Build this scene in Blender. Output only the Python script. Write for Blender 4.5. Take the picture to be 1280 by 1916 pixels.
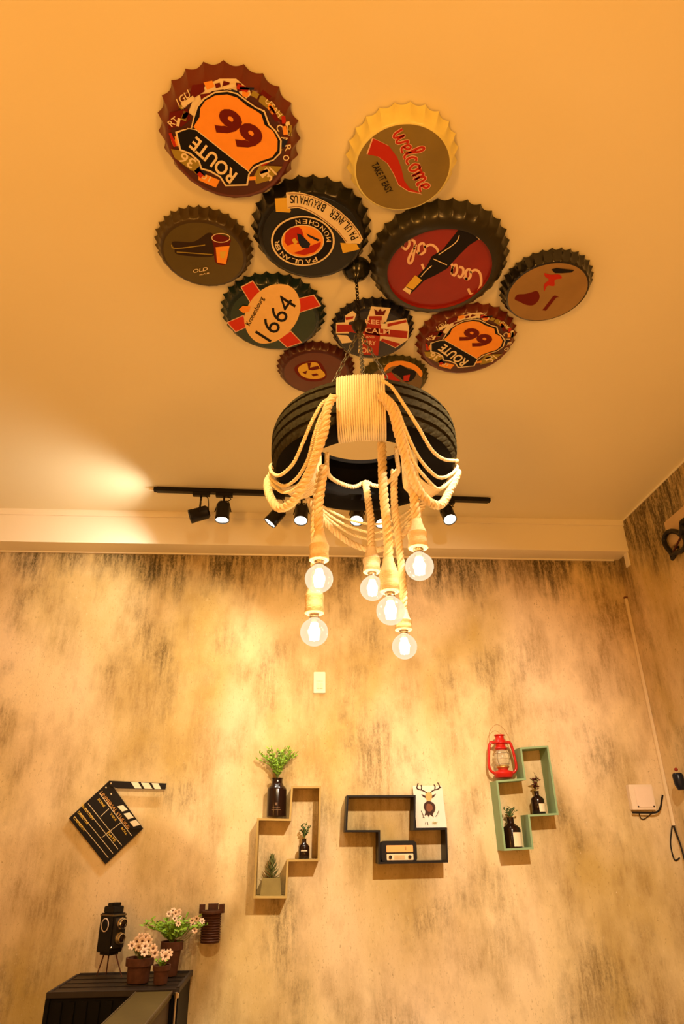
import bpy, math, random
import numpy as np
from mathutils import Vector, Matrix

for o in list(bpy.data.objects): bpy.data.objects.remove(o)
S = bpy.context.scene
pi = math.pi
rnd = random.Random(7)

# ------------------------------------------------------------------ camera
EYE = 1.5
FPX, PITCH, YAW, ROLL = 1242.3, .4594, .0698, -.0115
_f = Vector((math.sin(YAW)*math.cos(PITCH), math.cos(YAW)*math.cos(PITCH), math.sin(PITCH)))
_r0 = Vector((math.cos(YAW), -math.sin(YAW), 0)); _u0 = _r0.cross(_f)
_r = _r0*math.cos(ROLL)+_u0*math.sin(ROLL); _u = -_r0*math.sin(ROLL)+_u0*math.cos(ROLL)
CAMP = Vector((0, 0, EYE))
cam = bpy.data.objects.new('camera', bpy.data.cameras.new('camera'))
S.collection.objects.link(cam); S.camera = cam
mw = Matrix.Identity(4)
for i in range(3):
    mw[i][0], mw[i][1], mw[i][2], mw[i][3] = _r[i], _u[i], -_f[i], CAMP[i]
cam.matrix_world = mw
cam.data.sensor_fit = 'VERTICAL'; cam.data.sensor_height = 36.0
cam.data.lens = FPX*36.0/1916.0; cam.data.clip_start = .02

# ------------------------------------------------------------------ look
S.view_settings.view_transform = 'Standard'; S.view_settings.look = 'None'
S.view_settings.gamma = 1.0; S.view_settings.use_curve_mapping = False
S.view_settings.exposure = 0.0

W = bpy.data.worlds.new('world'); S.world = W; W.use_nodes = True
W.node_tree.nodes['Background'].inputs[0].default_value = (1, .44, .06, 1)
W.node_tree.nodes['Background'].inputs[1].default_value = .55

def light(kind, name, loc, energy, color, target=None, radius=.03, spot=40, blend=.4):
    l = bpy.data.lights.new(name, kind); l.energy = energy; l.color = color
    l.shadow_soft_size = radius
    if kind == 'SPOT': l.spot_size = math.radians(spot); l.spot_blend = blend
    o = bpy.data.objects.new(name, l); S.collection.objects.link(o); o.location = loc
    if target is not None:
        o.rotation_euler = (Vector(target)-Vector(loc)).to_track_quat('-Z', 'Y').to_euler()
    return o
ZC_ = EYE+2.0727
WARM = (1, .68, .38); SPOTC = (1, .92, .74)
# spots of a second rail on the ceiling, just above and in front of the camera
light('SPOT', 'rail_spot_light', (.95, .80, EYE+1.9), 620, (1, .80, .56), (.70, 4.4, 1.2), .03, 68, 1.0)
light('SPOT', 'rail_spot_light', (-.15, .75, EYE+1.85), 175, (1, .74, .36), (-.6, 4.4, 1.5), .04, 64, 1.0)
# added warm fill lights, out of view, for the room's general glow
light('POINT', 'room_fill_light', (-2.6, .3, 2.2), 40, (1, .42, .08), None, .25)
light('POINT', 'room_fill_light', (1.6, -1.2, 2.2), 30, (1, .42, .10), None, .25)
# unseen spots added behind the camera to brighten the ceiling
light('SPOT', 'ceiling_fill_light', (-1.5, -1.3, .9), 300, (1, .42, .07), (-.2, 2.2, ZC_), .35, 84, 1.0)
light('SPOT', 'ceiling_fill_light', (1.7, -1.3, .9), 240, (1, .44, .09), (.4, 2.4, ZC_), .35, 84, 1.0)

# ------------------------------------------------------------------ pixel -> point in the room
def ray(px, py): return _r*((px-640)/FPX) - _u*((py-958)/FPX) + _f
def az(px, py, z): d = ray(px, py); return CAMP+d*((z-EYE)/d.z)
def ay(px, py, y): d = ray(px, py); return CAMP+d*(y/d.y)
def ax(px, py, x): d = ray(px, py); return CAMP+d*(x/d.x)
XR, ZC, YB, ZB, D = 2.3466, EYE+2.0727, 4.2337, EYE+1.8295, 4.4

# ------------------------------------------------------------------ materials
MATS = {}
def mat(name, col, rough=.6, metal=0, var=.12, scale=20, bump=0, coat=0, emit=None, es=0, spec=.22):
    if name in MATS: return MATS[name]
    m = bpy.data.materials.new(name); m.use_nodes = True; nt = m.node_tree; N = nt.nodes; L = nt.links
    b = N['Principled BSDF']; b.inputs['Roughness'].default_value = rough; b.inputs['Metallic'].default_value = metal
    b.inputs['Specular IOR Level'].default_value = spec
    if coat: b.inputs['Coat Weight'].default_value = coat; b.inputs['Coat Roughness'].default_value = .15
    tc = N.new('ShaderNodeTexCoord'); no = N.new('ShaderNodeTexNoise'); no.inputs['Scale'].default_value = scale
    no.inputs['Detail'].default_value = 4
    L.new(tc.outputs['Object'], no.inputs['Vector'])
    mx = N.new('ShaderNodeMix'); mx.data_type = 'RGBA'
    mx.inputs['A'].default_value = tuple(max(0, c*(1-var)) for c in col)+(1,)
    mx.inputs['B'].default_value = tuple(min(1, c*(1+var)) for c in col)+(1,)
    L.new(no.outputs['Fac'], mx.inputs['Factor']); L.new(mx.outputs['Result'], b.inputs['Base Color'])
    if bump:
        bp = N.new('ShaderNodeBump'); bp.inputs['Strength'].default_value = bump; bp.inputs['Distance'].default_value = .003
        L.new(no.outputs['Fac'], bp.inputs['Height']); L.new(bp.outputs['Normal'], b.inputs['Normal'])
    if emit: b.inputs['Emission Color'].default_value = tuple(emit)+(1,); b.inputs['Emission Strength'].default_value = es
    MATS[name] = m; return m

def concrete():
    m = bpy.data.materials.new('distressed concrete wallpaper'); m.use_nodes = True
    nt = m.node_tree; N = nt.nodes; L = nt.links; b = N['Principled BSDF']; b.inputs['Roughness'].default_value = .75
    b.inputs['Specular IOR Level'].default_value = .25
    ge = N.new('ShaderNodeNewGeometry')
    def noise(sc, s, det=5, r=.6, off=(0, 0, 0)):
        mp = N.new('ShaderNodeMapping'); mp.inputs['Scale'].default_value = sc; mp.inputs['Location'].default_value = off
        n = N.new('ShaderNodeTexNoise'); n.inputs['Scale'].default_value = s; n.inputs['Detail'].default_value = det
        n.inputs['Roughness'].default_value = r
        L.new(ge.outputs['Position'], mp.inputs['Vector']); L.new(mp.outputs[0], n.inputs['Vector']); return n.outputs['Fac']
    def rng(v, a, c, to0=0, to1=1):
        r = N.new('ShaderNodeMapRange'); r.inputs['From Min'].default_value = a; r.inputs['From Max'].default_value = c
        r.inputs['To Min'].default_value = to0; r.inputs['To Max'].default_value = to1; L.new(v, r.inputs['Value']); return r.outputs[0]
    def mth(op, a, c):
        n = N.new('ShaderNodeMath'); n.operation = op
        for i, v in enumerate((a, c)):
            if isinstance(v, (int, float)): n.inputs[i].default_value = v
            else: L.new(v, n.inputs[i])
        return n.outputs[0]
    def mix(f, A, B):
        n = N.new('ShaderNodeMix'); n.data_type = 'RGBA'; L.new(f, n.inputs['Factor'])
        for k, v in (('A', A), ('B', B)):
            if isinstance(v, tuple): n.inputs[k].default_value = v+(1,)
            else: L.new(v, n.inputs[k])
        return n.outputs['Result']
    cloud = noise((1, 1, .8), 1.3, 5, .55)
    pink = noise((1, 1, .5), 1.0, 3, .5, (5, 2, 9))
    streak = noise((1, 1, .13), 30, 7, .75)
    fine = noise((1, 1, .5), 90, 4, .8)
    mid = noise((1, 1, .55), 4.5, 5, .6, (2, 7, 1))
    blot = noise((1, 1, .75), 2.2, 6, .62, (3, 1, 2))
    sx = N.new('ShaderNodeSeparateXYZ'); L.new(ge.outputs['Position'], sx.inputs[0])
    grit = mth('ADD', mth('MULTIPLY', streak, .6), mth('MULTIPLY', fine, .4))
    c = mix(rng(cloud, .36, .64), (.78, .62, .34), (.52, .365, .12))
    c = mix(rng(pink, .48, .64, 0, .75), c, (.86, .68, .47))
    # golden brown drifts, rubbed vertically
    c = mix(mth('MULTIPLY', mth('MULTIPLY', rng(mid, .44, .64), rng(grit, .36, .60)), .7), c, (.25, .145, .035))
    # darker olive patches broken up by streaks
    bl = mth('MULTIPLY', rng(blot, .53, .68), rng(grit, .42, .58))
    c = mix(mth('MULTIPLY', bl, .75), c, (.11, .07, .018))
    # weathered band that is printed along the top of the paper
    ht = noise((1, 1, .3), 3.0, 6, .65, (1, 4, 0))
    band = rng(mth('ADD', sx.outputs[2], mth('MULTIPLY', rng(ht, .36, .62), .36)), 3.27, 3.52)
    band = mth('MULTIPLY', band, rng(grit, .38, .55))
    c = mix(mth('MULTIPLY', band, .95), c, (.05, .036, .010))
    # pale and dark scratches
    sc = mth('MULTIPLY', rng(fine, .58, .66), rng(streak, .48, .60))
    c = mix(mth('MULTIPLY', sc, .5), c, (.95, .82, .56))
    sd = mth('MULTIPLY', rng(fine, .45, .35), rng(streak, .54, .42))
    c = mix(mth('MULTIPLY', sd, .7), c, (.22, .135, .035))
    L.new(c, b.inputs['Base Color'])
    bp = N.new('ShaderNodeBump'); bp.inputs['Strength'].default_value = .25; bp.inputs['Distance'].default_value = .004
    L.new(fine, bp.inputs['Height']); L.new(bp.outputs[0], b.inputs['Normal'])
    return m
CONC = concrete()
PAINT = mat('cream ceiling paint', (.86, .79, .56), .6, var=.02, scale=2)
PAINT2 = mat('cream beam paint', (.88, .82, .68), .6, var=.02, scale=2)
FLOOR = mat('worn wooden floor', (.42, .30, .18), .5, var=.25, scale=5)
ROPE = mat('natural jute rope', (.76, .60, .35), .9, var=.18, scale=160, bump=.5)
ROPE2 = mat('thin pale rope', (.82, .68, .42), .9, var=.15, scale=200, bump=.4)
RUBBER = mat('old black tyre rubber', (.006, .005, .005), .75, var=.4, scale=30, bump=.2, spec=.06)
TREAD = mat('dusty tyre tread', (.030, .024, .010), .8, var=.5, scale=60, bump=.3, spec=.1)
BLACK = mat('black painted metal', (.008, .006, .005), .35, var=.2, spec=.25)
BLACKM = mat('matt black', (.010, .008, .007), .6, var=.3, spec=.2)
STEEL = mat('steel', (.55, .5, .42), .3, 1)
CHROME = mat('chrome', (.8, .76, .7), .15, 1)

# ------------------------------------------------------------------ mesh helper
WM = {}
class MB:
    def __init__(s): s.v = []; s.f = []
    def add(s, vs, fs):
        b = len(s.v); s.v += [tuple(v) for v in vs]; s.f += [tuple(b+i for i in f) for f in fs]; return s
    def hexa(s, p):  # 8 points: bottom 4 then top 4
        return s.add(p, [(3, 2, 1, 0), (4, 5, 6, 7), (0, 1, 5, 4), (1, 2, 6, 5), (2, 3, 7, 6), (3, 0, 4, 7)])
    def box(s, x0, x1, y0, y1, z0, z1, fr=None):
        p = [Vector(q) for q in ((x0, y0, z0), (x1, y0, z0), (x1, y1, z0), (x0, y1, z0), (x0, y0, z1), (x1, y0, z1), (x1, y1, z1), (x0, y1, z1))]
        if fr is not None: p = [fr @ q for q in p]
        return s.hexa(p)
    def prism(s, poly, off):  # polygon of 3D points extruded by vector
        n = len(poly); p = [Vector(q) for q in poly]; o = Vector(off)
        return s.add(p+[q+o for q in p], [tuple(range(n))[::-1], tuple(range(n, 2*n))]+[(i, (i+1) % n, n+(i+1) % n, n+i) for i in range(n)])
    def poly(s, pts): return s.add(pts, [tuple(range(len(pts)))])
    def tube(s, path, r, n=8, closed=False, cap=True):
        P = [Vector(p) for p in path]; m = len(P)
        R = r if hasattr(r, '__len__') else [r]*m
        fr = frames(P, closed)
        vs = []; fs = []
        for i in range(m):
            a, c = fr[i]
            for k in range(n):
                t = 2*pi*k/n; vs.append(P[i]+(a*math.cos(t)+c*math.sin(t))*R[i])
        for i in range(m if closed else m-1):
            j = (i+1) % m
            for k in range(n): fs.append((i*n+k, i*n+(k+1) % n, j*n+(k+1) % n, j*n+k))
        if cap and not closed: fs += [tuple(range(n))[::-1], tuple(range((m-1)*n, m*n))]
        return s.add(vs, fs)
    def lathe(s, prof, fr=None, n=24, a0=0, a1=2*pi):
        full = abs(a1-a0-2*pi) < 1e-6; m = n if full else n+1
        vs = []; fs = []
        for i in range(m):
            t = a0+(a1-a0)*i/n
            for r, z in prof:
                q = Vector((r*math.cos(t), r*math.sin(t), z)); vs.append(fr @ q if fr is not None else q)
        k = len(prof)
        for i in range(n):
            j = (i+1) % m
            for a in range(k-1): fs.append((i*k+a, j*k+a, j*k+a+1, i*k+a+1))
        return s.add(vs, fs)
    def ball(s, c, r, sc=(1, 1, 1), nu=12, nv=8, fr=None):
        prof = [(math.sin(pi*i/nv)*r, -math.cos(pi*i/nv)*r) for i in range(nv+1)]
        m = Matrix.Translation(Vector(c)) @ (fr if fr is not None else Matrix.Identity(4)) @ Matrix.Diagonal((sc[0], sc[1], sc[2], 1))
        return s.lathe(prof, m, nu)
    def build(s, name, material, parent=None, smooth=False, bevel=0, kind=None):
        inv = WM[parent.name].inverted() if parent is not None else Matrix.Identity(4)
        me = bpy.data.meshes.new(name)
        me.from_pydata([tuple(inv @ Vector(v)) for v in s.v], [], s.f); me.materials.append(material)
        me.update()
        import bmesh
        b = bmesh.new(); b.from_mesh(me); bmesh.ops.remove_doubles(b, verts=b.verts, dist=1e-6)
        bmesh.ops.recalc_face_normals(b, faces=b.faces)
        if bevel:
            bmesh.ops.bevel(b, geom=[e for e in b.edges if len(e.link_faces) == 2 and e.calc_face_angle(0) > .6], offset=bevel, segments=2, affect='EDGES', clamp_overlap=True)
        b.to_mesh(me); b.free()
        if smooth:
            me.shade_smooth(); me.set_sharp_from_angle(angle=math.radians(40))
        o = bpy.data.objects.new(name, me); S.collection.objects.link(o)
        if parent is not None: o.parent = parent; WM[o.name] = WM[parent.name]
        else: WM[o.name] = Matrix.Identity(4)
        if kind: o['kind'] = kind
        return o

def frames(P, closed=False):
    m = len(P); T = []
    for i in range(m):
        if closed: t = P[(i+1) % m]-P[i-1]
        else: t = P[min(i+1, m-1)]-P[max(i-1, 0)]
        T.append(t.normalized() if t.length > 1e-9 else Vector((0, 0, 1)))
    a = T[0].orthogonal().normalized(); out = []
    for t in T:
        a = (a-t*a.dot(t)).normalized(); out.append((a, t.cross(a)))
    return out
def spline(pts, step=.01, closed=False):
    P = [Vector(p) for p in pts]; n = len(P); out = []
    for i in range(n if closed else n-1):
        g = lambda k: P[k % n] if closed else P[max(0, min(n-1, k))]
        p0, p1, p2, p3 = g(i-1), g(i), g(i+1), g(i+2)
        m = max(1, int((p2-p1).length/step))
        for k in range(m):
            t = k/m
            out.append(.5*((2*p1)+(p2-p0)*t+(2*p0-5*p1+4*p2-p3)*t*t+(3*p1-p0-3*p2+p3)*t*t*t))
    if not closed: out.append(P[-1])
    return out
def thing(name, label, cat, loc=(0, 0, 0), rot=None, group=None):
    o = bpy.data.objects.new(name, None); S.collection.objects.link(o); o.empty_display_size = .05
    m = Matrix.Translation(Vector(loc))
    if rot is not None: m = m @ rot.to_4x4()
    o.matrix_world = m; WM[o.name] = m
    return tag(o, label, cat, group)
def tag(o, label, cat, group=None):
    o['label'] = label; o['category'] = cat
    if group: o['group'] = group
    return o
def struct(o): o['kind'] = 'structure'; return o
def frame(o, ex, ey):
    ex = Vector(ex).normalized(); ey = Vector(ey); ey = (ey-ex*ey.dot(ex)).normalized(); ez = ex.cross(ey)
    m = Matrix.Identity(4)
    for i in range(3): m[i][0], m[i][1], m[i][2], m[i][3] = ex[i], ey[i], ez[i], o[i]
    return m

_tc = {}
def text2d(s, off=.012):
    """glyph outlines of the built-in font as (verts, faces), scaled to the unit box"""
    if (s, off) in _tc: return _tc[(s, off)]
    c = bpy.data.curves.new('t', 'FONT'); c.body = s; c.resolution_u = 3; c.offset = off
    o = bpy.data.objects.new('t', c); S.collection.objects.link(o)
    dg = bpy.context.evaluated_depsgraph_get(); dg.update()
    me = bpy.data.meshes.new_from_object(o.evaluated_get(dg))
    V = [(v.co.x, v.co.y) for v in me.vertices]; F = [tuple(p.vertices) for p in me.polygons]
    bpy.data.objects.remove(o); bpy.data.curves.remove(c); bpy.data.meshes.remove(me)
    x0 = min(v[0] for v in V); x1 = max(v[0] for v in V); y0 = min(v[1] for v in V); y1 = max(v[1] for v in V)
    V = [((x-x0)/(x1-x0), (y-y0)/(y1-y0)) for x, y in V]
    _tc[(s, off)] = (V, F, (x1-x0)/(y1-y0)); return _tc[(s, off)]

# ------------------------------------------------------------------ the setting
def slab(name, x0, x1, y0, y1, z0, z1, m):
    return struct(MB().box(x0, x1, y0, y1, z0, z1).build(name, m))
slab('floor', -3.6, XR, -3.5, D, -.1, 0, FLOOR)
slab('ceiling', -3.6, XR, -3.5, YB, ZC, ZC+.1, PAINT)
slab('wall_back', -3.6, XR+.1, D, D+.1, 0, ZB, CONC)
slab('wall_right', XR, XR+.1, -3.5, D, 0, ZC+.1, CONC)
slab('wall_left', -3.7, -3.6, -3.5, D, 0, ZC+.1, PAINT)
# dropped beam along the back wall: its face, its soffit and two thin mouldings
slab('trim_beam', -3.6, XR, YB, D+.1, ZB, ZC+.1, PAINT2)
slab('trim_beam_cornice', -3.6, XR, YB-.012, YB, ZC-.045, ZC, PAINT2)
slab('trim_soffit_strip', -3.6, XR-.04, D-.012, D-.0005, ZB-.010, ZB-.0005, PAINT2)
a = XR-.006
slab('trim_ceiling_edge', a, XR, -3.4, YB-.012, ZC-.012, ZC-.0003, PAINT2)
slab('trim_beam_end', XR-.012, XR-.0005, YB+.01, YB+.06, ZB-.10, ZB-.0005, PAINT2)

# ------------------------------------------------------------------ bottle cap signs
def cap_body(t, R, h, n, mskirt, mface, rf=.80, inset=0, amp=.026, lip=.86):
    """crimped skirt from the ceiling (z=0) down to the face (z=h); local z points down into the room"""
    fr = WM[t.name]; N = n*8; Z = h
    prof = [(1.0, .004, 1), (.985, .18*h, .95), (.955, .42*h, .75), (.92, .66*h, .45), ((lip+.92)/2, .84*h, .2), (lip, .95*h, .05), (rf+.01, h, 0), (rf, h, 0)]
    vs = []; fs = []
    for i in range(N):
        th = 2*pi*i/N; u = (i % 8)/8; crimp = (2*u-1)**2
        for q, z, w in prof:
            r = R*(q-amp*w*(1-crimp)*1.6+amp*.6*w*crimp)
            vs.append(fr @ Vector((r*math.cos(th), r*math.sin(th), z)))
    k = len(prof)
    for i in range(N):
        j = (i+1) % N
        for a in range(k-1): fs.append((i*k+a, j*k+a, j*k+a+1, i*k+a+1))
    m = MB(); m.add(vs, fs); m.build('skirt', mskirt, t, smooth=True)
    zf = h-inset; m = MB()
    pr = [(rf*R+.001, h), (rf*R, zf), (.5*R, zf), (0.0001, zf)] if inset else [(rf*R+.001, h), (.5*R, h+.0008), (.0001, h+.001)]
    m.lathe(pr, fr, 64); m.build('face_plate', mface, t, smooth=False)
    return ZC-(zf+(.001 if not inset else 0))

class Art:
    """flat print on a face plane; g maps photo coordinates to a point of that plane, nrm points to the viewer"""
    def __init__(s, t, g, nrm, step=.0005): s.t, s.g, s.n, s.k, s.step = t, g, Vector(nrm), 0, step
    def P(s, p, lay): return s.g(p[0], p[1])+s.n*(.0006+s.step*lay)
    def fill(s, name, polys, m, lay=None, smooth=False):
        lay = s.k if lay is None else lay
        for q in polys:
            if smooth: q = [tuple(v.xy) for v in spline([Vector((x, y, 0)) for x, y in q], 2.5, True)]
            MB().poly([s.P(p, lay) for p in q]).build(name, m, s.t)
        s.k = max(s.k, lay)+1
    def text(s, name, items, m, off=.012):
        """items: (string, centre, right vector, up vector) in photo coordinates; vectors span the whole word"""
        lay = s.k
        for st, c, rv, uv in items:
            V, F, asp = text2d(st, off); b = MB()
            b.add([s.P((c[0]+rv[0]*(x-.5)+uv[0]*(y-.5), c[1]+rv[1]*(x-.5)+uv[1]*(y-.5)), lay) for x, y in V], F)
            b.build(name, m, s.t)
        s.k += 1
    def arc(s, name, st, path, hgt, m, fit=.8):
        """one letter after another along a path of photo points"""
        P = [Vector((x, y, 0)) for x, y in path]; Q = spline(P, 3)
        L = [0]
        for i in range(1, len(Q)): L.append(L[-1]+(Q[i]-Q[i-1]).length)
        n = len(st); b = MB(); lay = s.k
        for k, ch in enumerate(st):
            if ch == ' ': continue
            d = L[-1]*(k+.5)/n; i = min(range(len(L)), key=lambda j: abs(L[j]-d)); i = max(1, min(len(Q)-2, i))
            r = (Q[i+1]-Q[i-1]).normalized(); u = Vector((r.y, -r.x, 0)); w = L[-1]/n*fit*(.45 if ch in 'I1' else 1)
            V, F, a = text2d(ch)
            b.add([s.P(tuple((Q[i]+r*w*(x-.5)+u*hgt*(y-.5)).xy), lay) for x, y in V], F)
        b.build(name, m, s.t); s.k += 1
    def stroke(s, name, paths, w, m, smooth=True):
        b = MB(); lay = s.k
        for pth in paths:
            Q = spline([Vector((x, y, 0)) for x, y in pth], 2.0) if smooth else [Vector((x, y, 0)) for x, y in pth]
            vs = []
            for i, q in enumerate(Q):
                t = (Q[min(i+1, len(Q)-1)]-Q[max(i-1, 0)]); t = t.normalized() if t.length > 1e-6 else Vector((1, 0, 0))
                nn = Vector((-t.y, t.x, 0))*w/2
                vs += [s.P((q+nn).xy, lay), s.P((q-nn).xy, lay)]
            b.add(vs, [(2*i, 2*i+1, 2*i+3, 2*i+2) for i in range(len(Q)-1)])
        b.build(name, m, s.t); s.k += 1

def crop(ox, oy, sc, pts): return [(ox+x/sc, oy+y/sc) for x, y in pts]
def ell(cx, cy, rx, ry, n=40, rot=0):
    return [(cx+rx*math.cos(t)*math.cos(rot)-ry*math.sin(t)*math.sin(rot), cy+rx*math.cos(t)*math.sin(rot)+ry*math.sin(t)*math.cos(rot)) for t in (2*pi*i/n for i in range(n))]
CURS = {'w': ([(0, 1), (.08, .2), (.35, 0), (.52, .9), (.6, .15), (.85, .05), (1.05, 1), (1.2, .8)], 1.3),
 'e': ([(.0, .35), (.35, .65), (.3, 1), (.05, .8), (.05, .2), (.45, .05)], .6),
 'l': ([(-.05, .3), (.35, 1.6), (.25, 2.05), (.05, 1.6), (.08, .2), (.35, .05)], .45),
 'c': ([(.45, .85), (.25, 1), (.0, .6), (.08, .1), (.45, .1)], .6),
 'o': ([(.3, 1), (.02, .6), (.2, 0), (.5, .3), (.45, .9), (.3, 1), (.65, .85)], .75),
 'm': ([(0, 1), (.05, 0), (.1, .7), (.3, 1), (.38, .8), (.38, 0), (.45, .7), (.65, 1), (.75, .8), (.78, .05), (.95, .1)], 1.05),
 'a': ([(.45, .9), (.2, 1), (0, .5), (.15, 0), (.42, .3), (.48, .95), (.48, .2), (.65, .05)], .75),
 'C': ([(1.15, 1.75), (.85, 2.15), (.3, 1.9), (.0, 1.0), (.2, .1), (.7, -.1), (1.15, .3)], 1.05)}
def cursive(word, c, rv, uv):
    """script word centred on c; rv spans the word, uv spans the x-height"""
    out = []; x = 0
    for ch in word:
        p, adv = CURS[ch]; out.append([(x+a, b) for a, b in p]); x += adv
    return [[(c[0]+rv[0]*(a/x-.5)+uv[0]*(b-.5), c[1]+rv[1]*(a/x-.5)+uv[1]*(b-.5)) for a, b in p] for p in out]

def colour(n, c, r=.6): return mat(n, c, r, var=.06, scale=40, spec=.12)
CREAM = colour('cream print', (.85, .72, .48)); INK = colour('black print', (.012, .010, .012)); ORG = colour('orange print', (.92, .36, .05))
REDP = colour('red print', (.48, .03, .015)); PINKW = colour('pinkish white print', (.85, .58, .42)); MAR = colour('maroon print', (.14, .012, .008))
NAVY = colour('navy print', (.02, .022, .05)); OLIVEP = colour('olive print', (.35, .27, .05)); YEL = colour('yellow print', (.75, .50, .07))

def capsign(bb, label, h, n, mskirt, mface, rot=0, **kw):
    cx, cy = (bb[0]+bb[1])/2, (bb[2]+bb[3])/2
    l = az(bb[0], cy, ZC); r = az(bb[1], cy, ZC); R = (r.x-l.x)/2
    c = (l+r)/2; c.y = (az(cx, bb[2], ZC).y+az(cx, bb[3], ZC).y)/2
    m3 = Matrix.Rotation(pi, 3, 'X') @ Matrix.Rotation(rot, 3, 'Z')
    t = thing('bottle_cap_sign', label, 'sign', (c.x, c.y, ZC-.0005), m3, 'bottle cap signs on the ceiling')
    zf = cap_body(t, R*.985, h, n, mskirt, mface, **kw)
    return t, Art(t, lambda x, y: az(x, y, zf), (0, 0, -1)), zf, R, c

def gloss(n, c, r=.3, coat=.15): return mat(n, tuple(q*.75 for q in c), r, var=.2, scale=12, coat=coat, spec=.3)
# 1 and 9: the two road shield caps -------------------------------------------------
SK_RED = gloss('rust red enamel', (.17, .028, .012)); FC_RED = gloss('brown collage enamel', (.10, .028, .014), .45)
def shield_art(A):
    C = lambda pts: crop(280, 100, 4.267, pts)
    # collage scraps round the shield
    A.fill('collage_patch', [C([(360, 330), (470, 240), (560, 200), (690, 200), (800, 290), (810, 330), (770, 360), (700, 300), (600, 285), (500, 300), (430, 350), (390, 420), (350, 500), (310, 470)])], CREAM)
    A.fill('small_orange_patch', [C(q) for q in ([(430, 230), (500, 215), (520, 260), (460, 290)], [(170, 690), (240, 680), (230, 740), (190, 740)], [(390, 940), (560, 1010), (530, 1070), (390, 1010)],
        [(740, 300), (800, 310), (780, 350), (740, 340)])], ORG)
    A.fill('small_maroon_patch', [C(q) for q in ([(340, 250), (430, 240), (440, 300), (360, 350), (320, 330)], [(160, 470), (300, 440), (330, 520), (260, 580), (150, 600)], [(590, 215), (640, 230), (625, 270), (580, 262)],
        [(690, 230), (730, 235), (750, 300), (700, 300)], [(520, 240), (560, 230), (570, 262), (530, 275)])], MAR)
    A.fill('small_olive_patch', [C(q) for q in ([(880, 340), (910, 330), (1080, 500), (1070, 530), (1040, 520), (870, 380)], [(170, 760), (250, 770), (400, 870), (400, 950), (330, 930), (200, 830)],
        [(880, 890), (1060, 900), (960, 1010), (850, 1040), (830, 980)], [(230, 420), (330, 350), (345, 375), (255, 445)])], OLIVEP)
    A.text('collage_lettering', [(s, crop(280, 100, 4.267, [c])[0], (rv[0]/4.267, rv[1]/4.267), (uv[0]/4.267, uv[1]/4.267)) for s, c, rv, uv in (
        ('C', (1040, 590), (20, 45), (50, -22)), ('A', (1080, 680), (15, 48), (50, -15)), ('R', (1105, 750), (8, 48), (50, -8)), ('O', (1090, 830), (-8, 45), (50, 8)),
        ('36', (300, 850), (-110, -70), (-45, 70)), ('31', (960, 960), (60, -60), (60, 60)), ('1GU', (270, 350), (95, -80), (-25, -55)), ('TEXAS', (300, 400), (90, -80), (-12, -18)),
        ('RT', (190, 540), (60, -50), (-40, -40)), ('10', (450, 985), (-70, -35), (-20, 40)), ('UTAH', (990, 430), (110, 130), (35, -30)))], CREAM)
    R_ = random.Random(5); pm = [CREAM, MAR, ORG, OLIVEP, NAVY, REDP]
    for k in range(30):
        a = R_.uniform(0, 2*pi); q = R_.uniform(.80, .97); x, y = 640+500*q*math.cos(a), 640+405*q*math.sin(a); b_ = a+R_.uniform(-.3, .3)
        w_, h_ = R_.uniform(28, 60), R_.uniform(12, 24); cx_, sx_ = -math.sin(b_), math.cos(b_)
        A.fill('paper_fragment', [C([(x+cx_*w_*i-sx_*h_*j, y+sx_*w_*i+cx_*h_*j) for i, j in ((-1, -1), (1, -.8), (.9, 1), (-1, .9))])], pm[k % 6], lay=A.k)
        A.k -= 1 if k < 29 else 0
    A.fill('shield_rim', [C([(330, 590), (350, 500), (375, 420), (430, 350), (520, 300), (620, 290), (700, 310), (780, 370), (850, 420), (920, 450), (960, 560), (1010, 610), (1055, 690), (1050, 790), (990, 850),
        (900, 880), (840, 910), (800, 960), (785, 1050), (605, 1055), (560, 985), (480, 940), (410, 920), (390, 860), (320, 800), (240, 770), (205, 620), (270, 600)])], CREAM)
    A.fill('shield_border', [C([(340, 590), (362, 500), (387, 422), (440, 360), (525, 310), (620, 300), (695, 320), (775, 380), (848, 430), (910, 460), (948, 565), (1000, 618), (1042, 690), (1038, 785), (985, 840),
        (895, 868), (830, 900), (788, 955), (772, 1038), (612, 1042), (570, 975), (490, 928), (420, 908), (400, 850), (330, 788), (252, 758), (222, 630), (275, 608)])], INK)
    A.fill('shield_field', [C([(350, 580), (400, 500), (405, 430), (445, 370), (525, 328), (620, 320), (700, 345), (780, 412), (850, 450), (893, 480), (918, 562), (985, 612), (1022, 685), (1020, 765), (978, 822), (900, 848), (832, 878), (790, 930)])], ORG)
    A.stroke('banner_line', [C([(300, 590), (370, 600), (800, 940)])], 1.6, CREAM, False)
    A.text('shield_number', [('66', crop(280, 100, 4.267, [(704, 605)])[0], (-385/4.267*.86, -385/4.267*.60), (-.62*215/4.267, .83*215/4.267))], MAR, .045)
    A.text('banner_lettering', [('ROUTE', crop(280, 100, 4.267, [(508, 842)])[0], (-330/4.267, -300/4.267), (-.62*105/4.267, .83*105/4.267))], CREAM, .025)
t1, A1, zf1, R1, c1 = capsign((296, 563, 114, 362), 'largest rust-red bottle cap sign with orange ROUTE shield, top left of the cluster', .062, 24, SK_RED, FC_RED)
shield_art(A1)
t9, A9, zf9, R9, c9 = capsign((777, 967, 562, 693), 'smaller rust-red bottle cap sign with orange ROUTE shield, right of the union flag cap', .05, 28, SK_RED, FC_RED)
d1 = az(362, 262, zf1)-az(435, 325, zf1); d9 = az(822, 641, zf9)-az(871, 673, zf9)
rot = math.atan2(d9.y, d9.x)-math.atan2(d1.y, d1.x)
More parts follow.
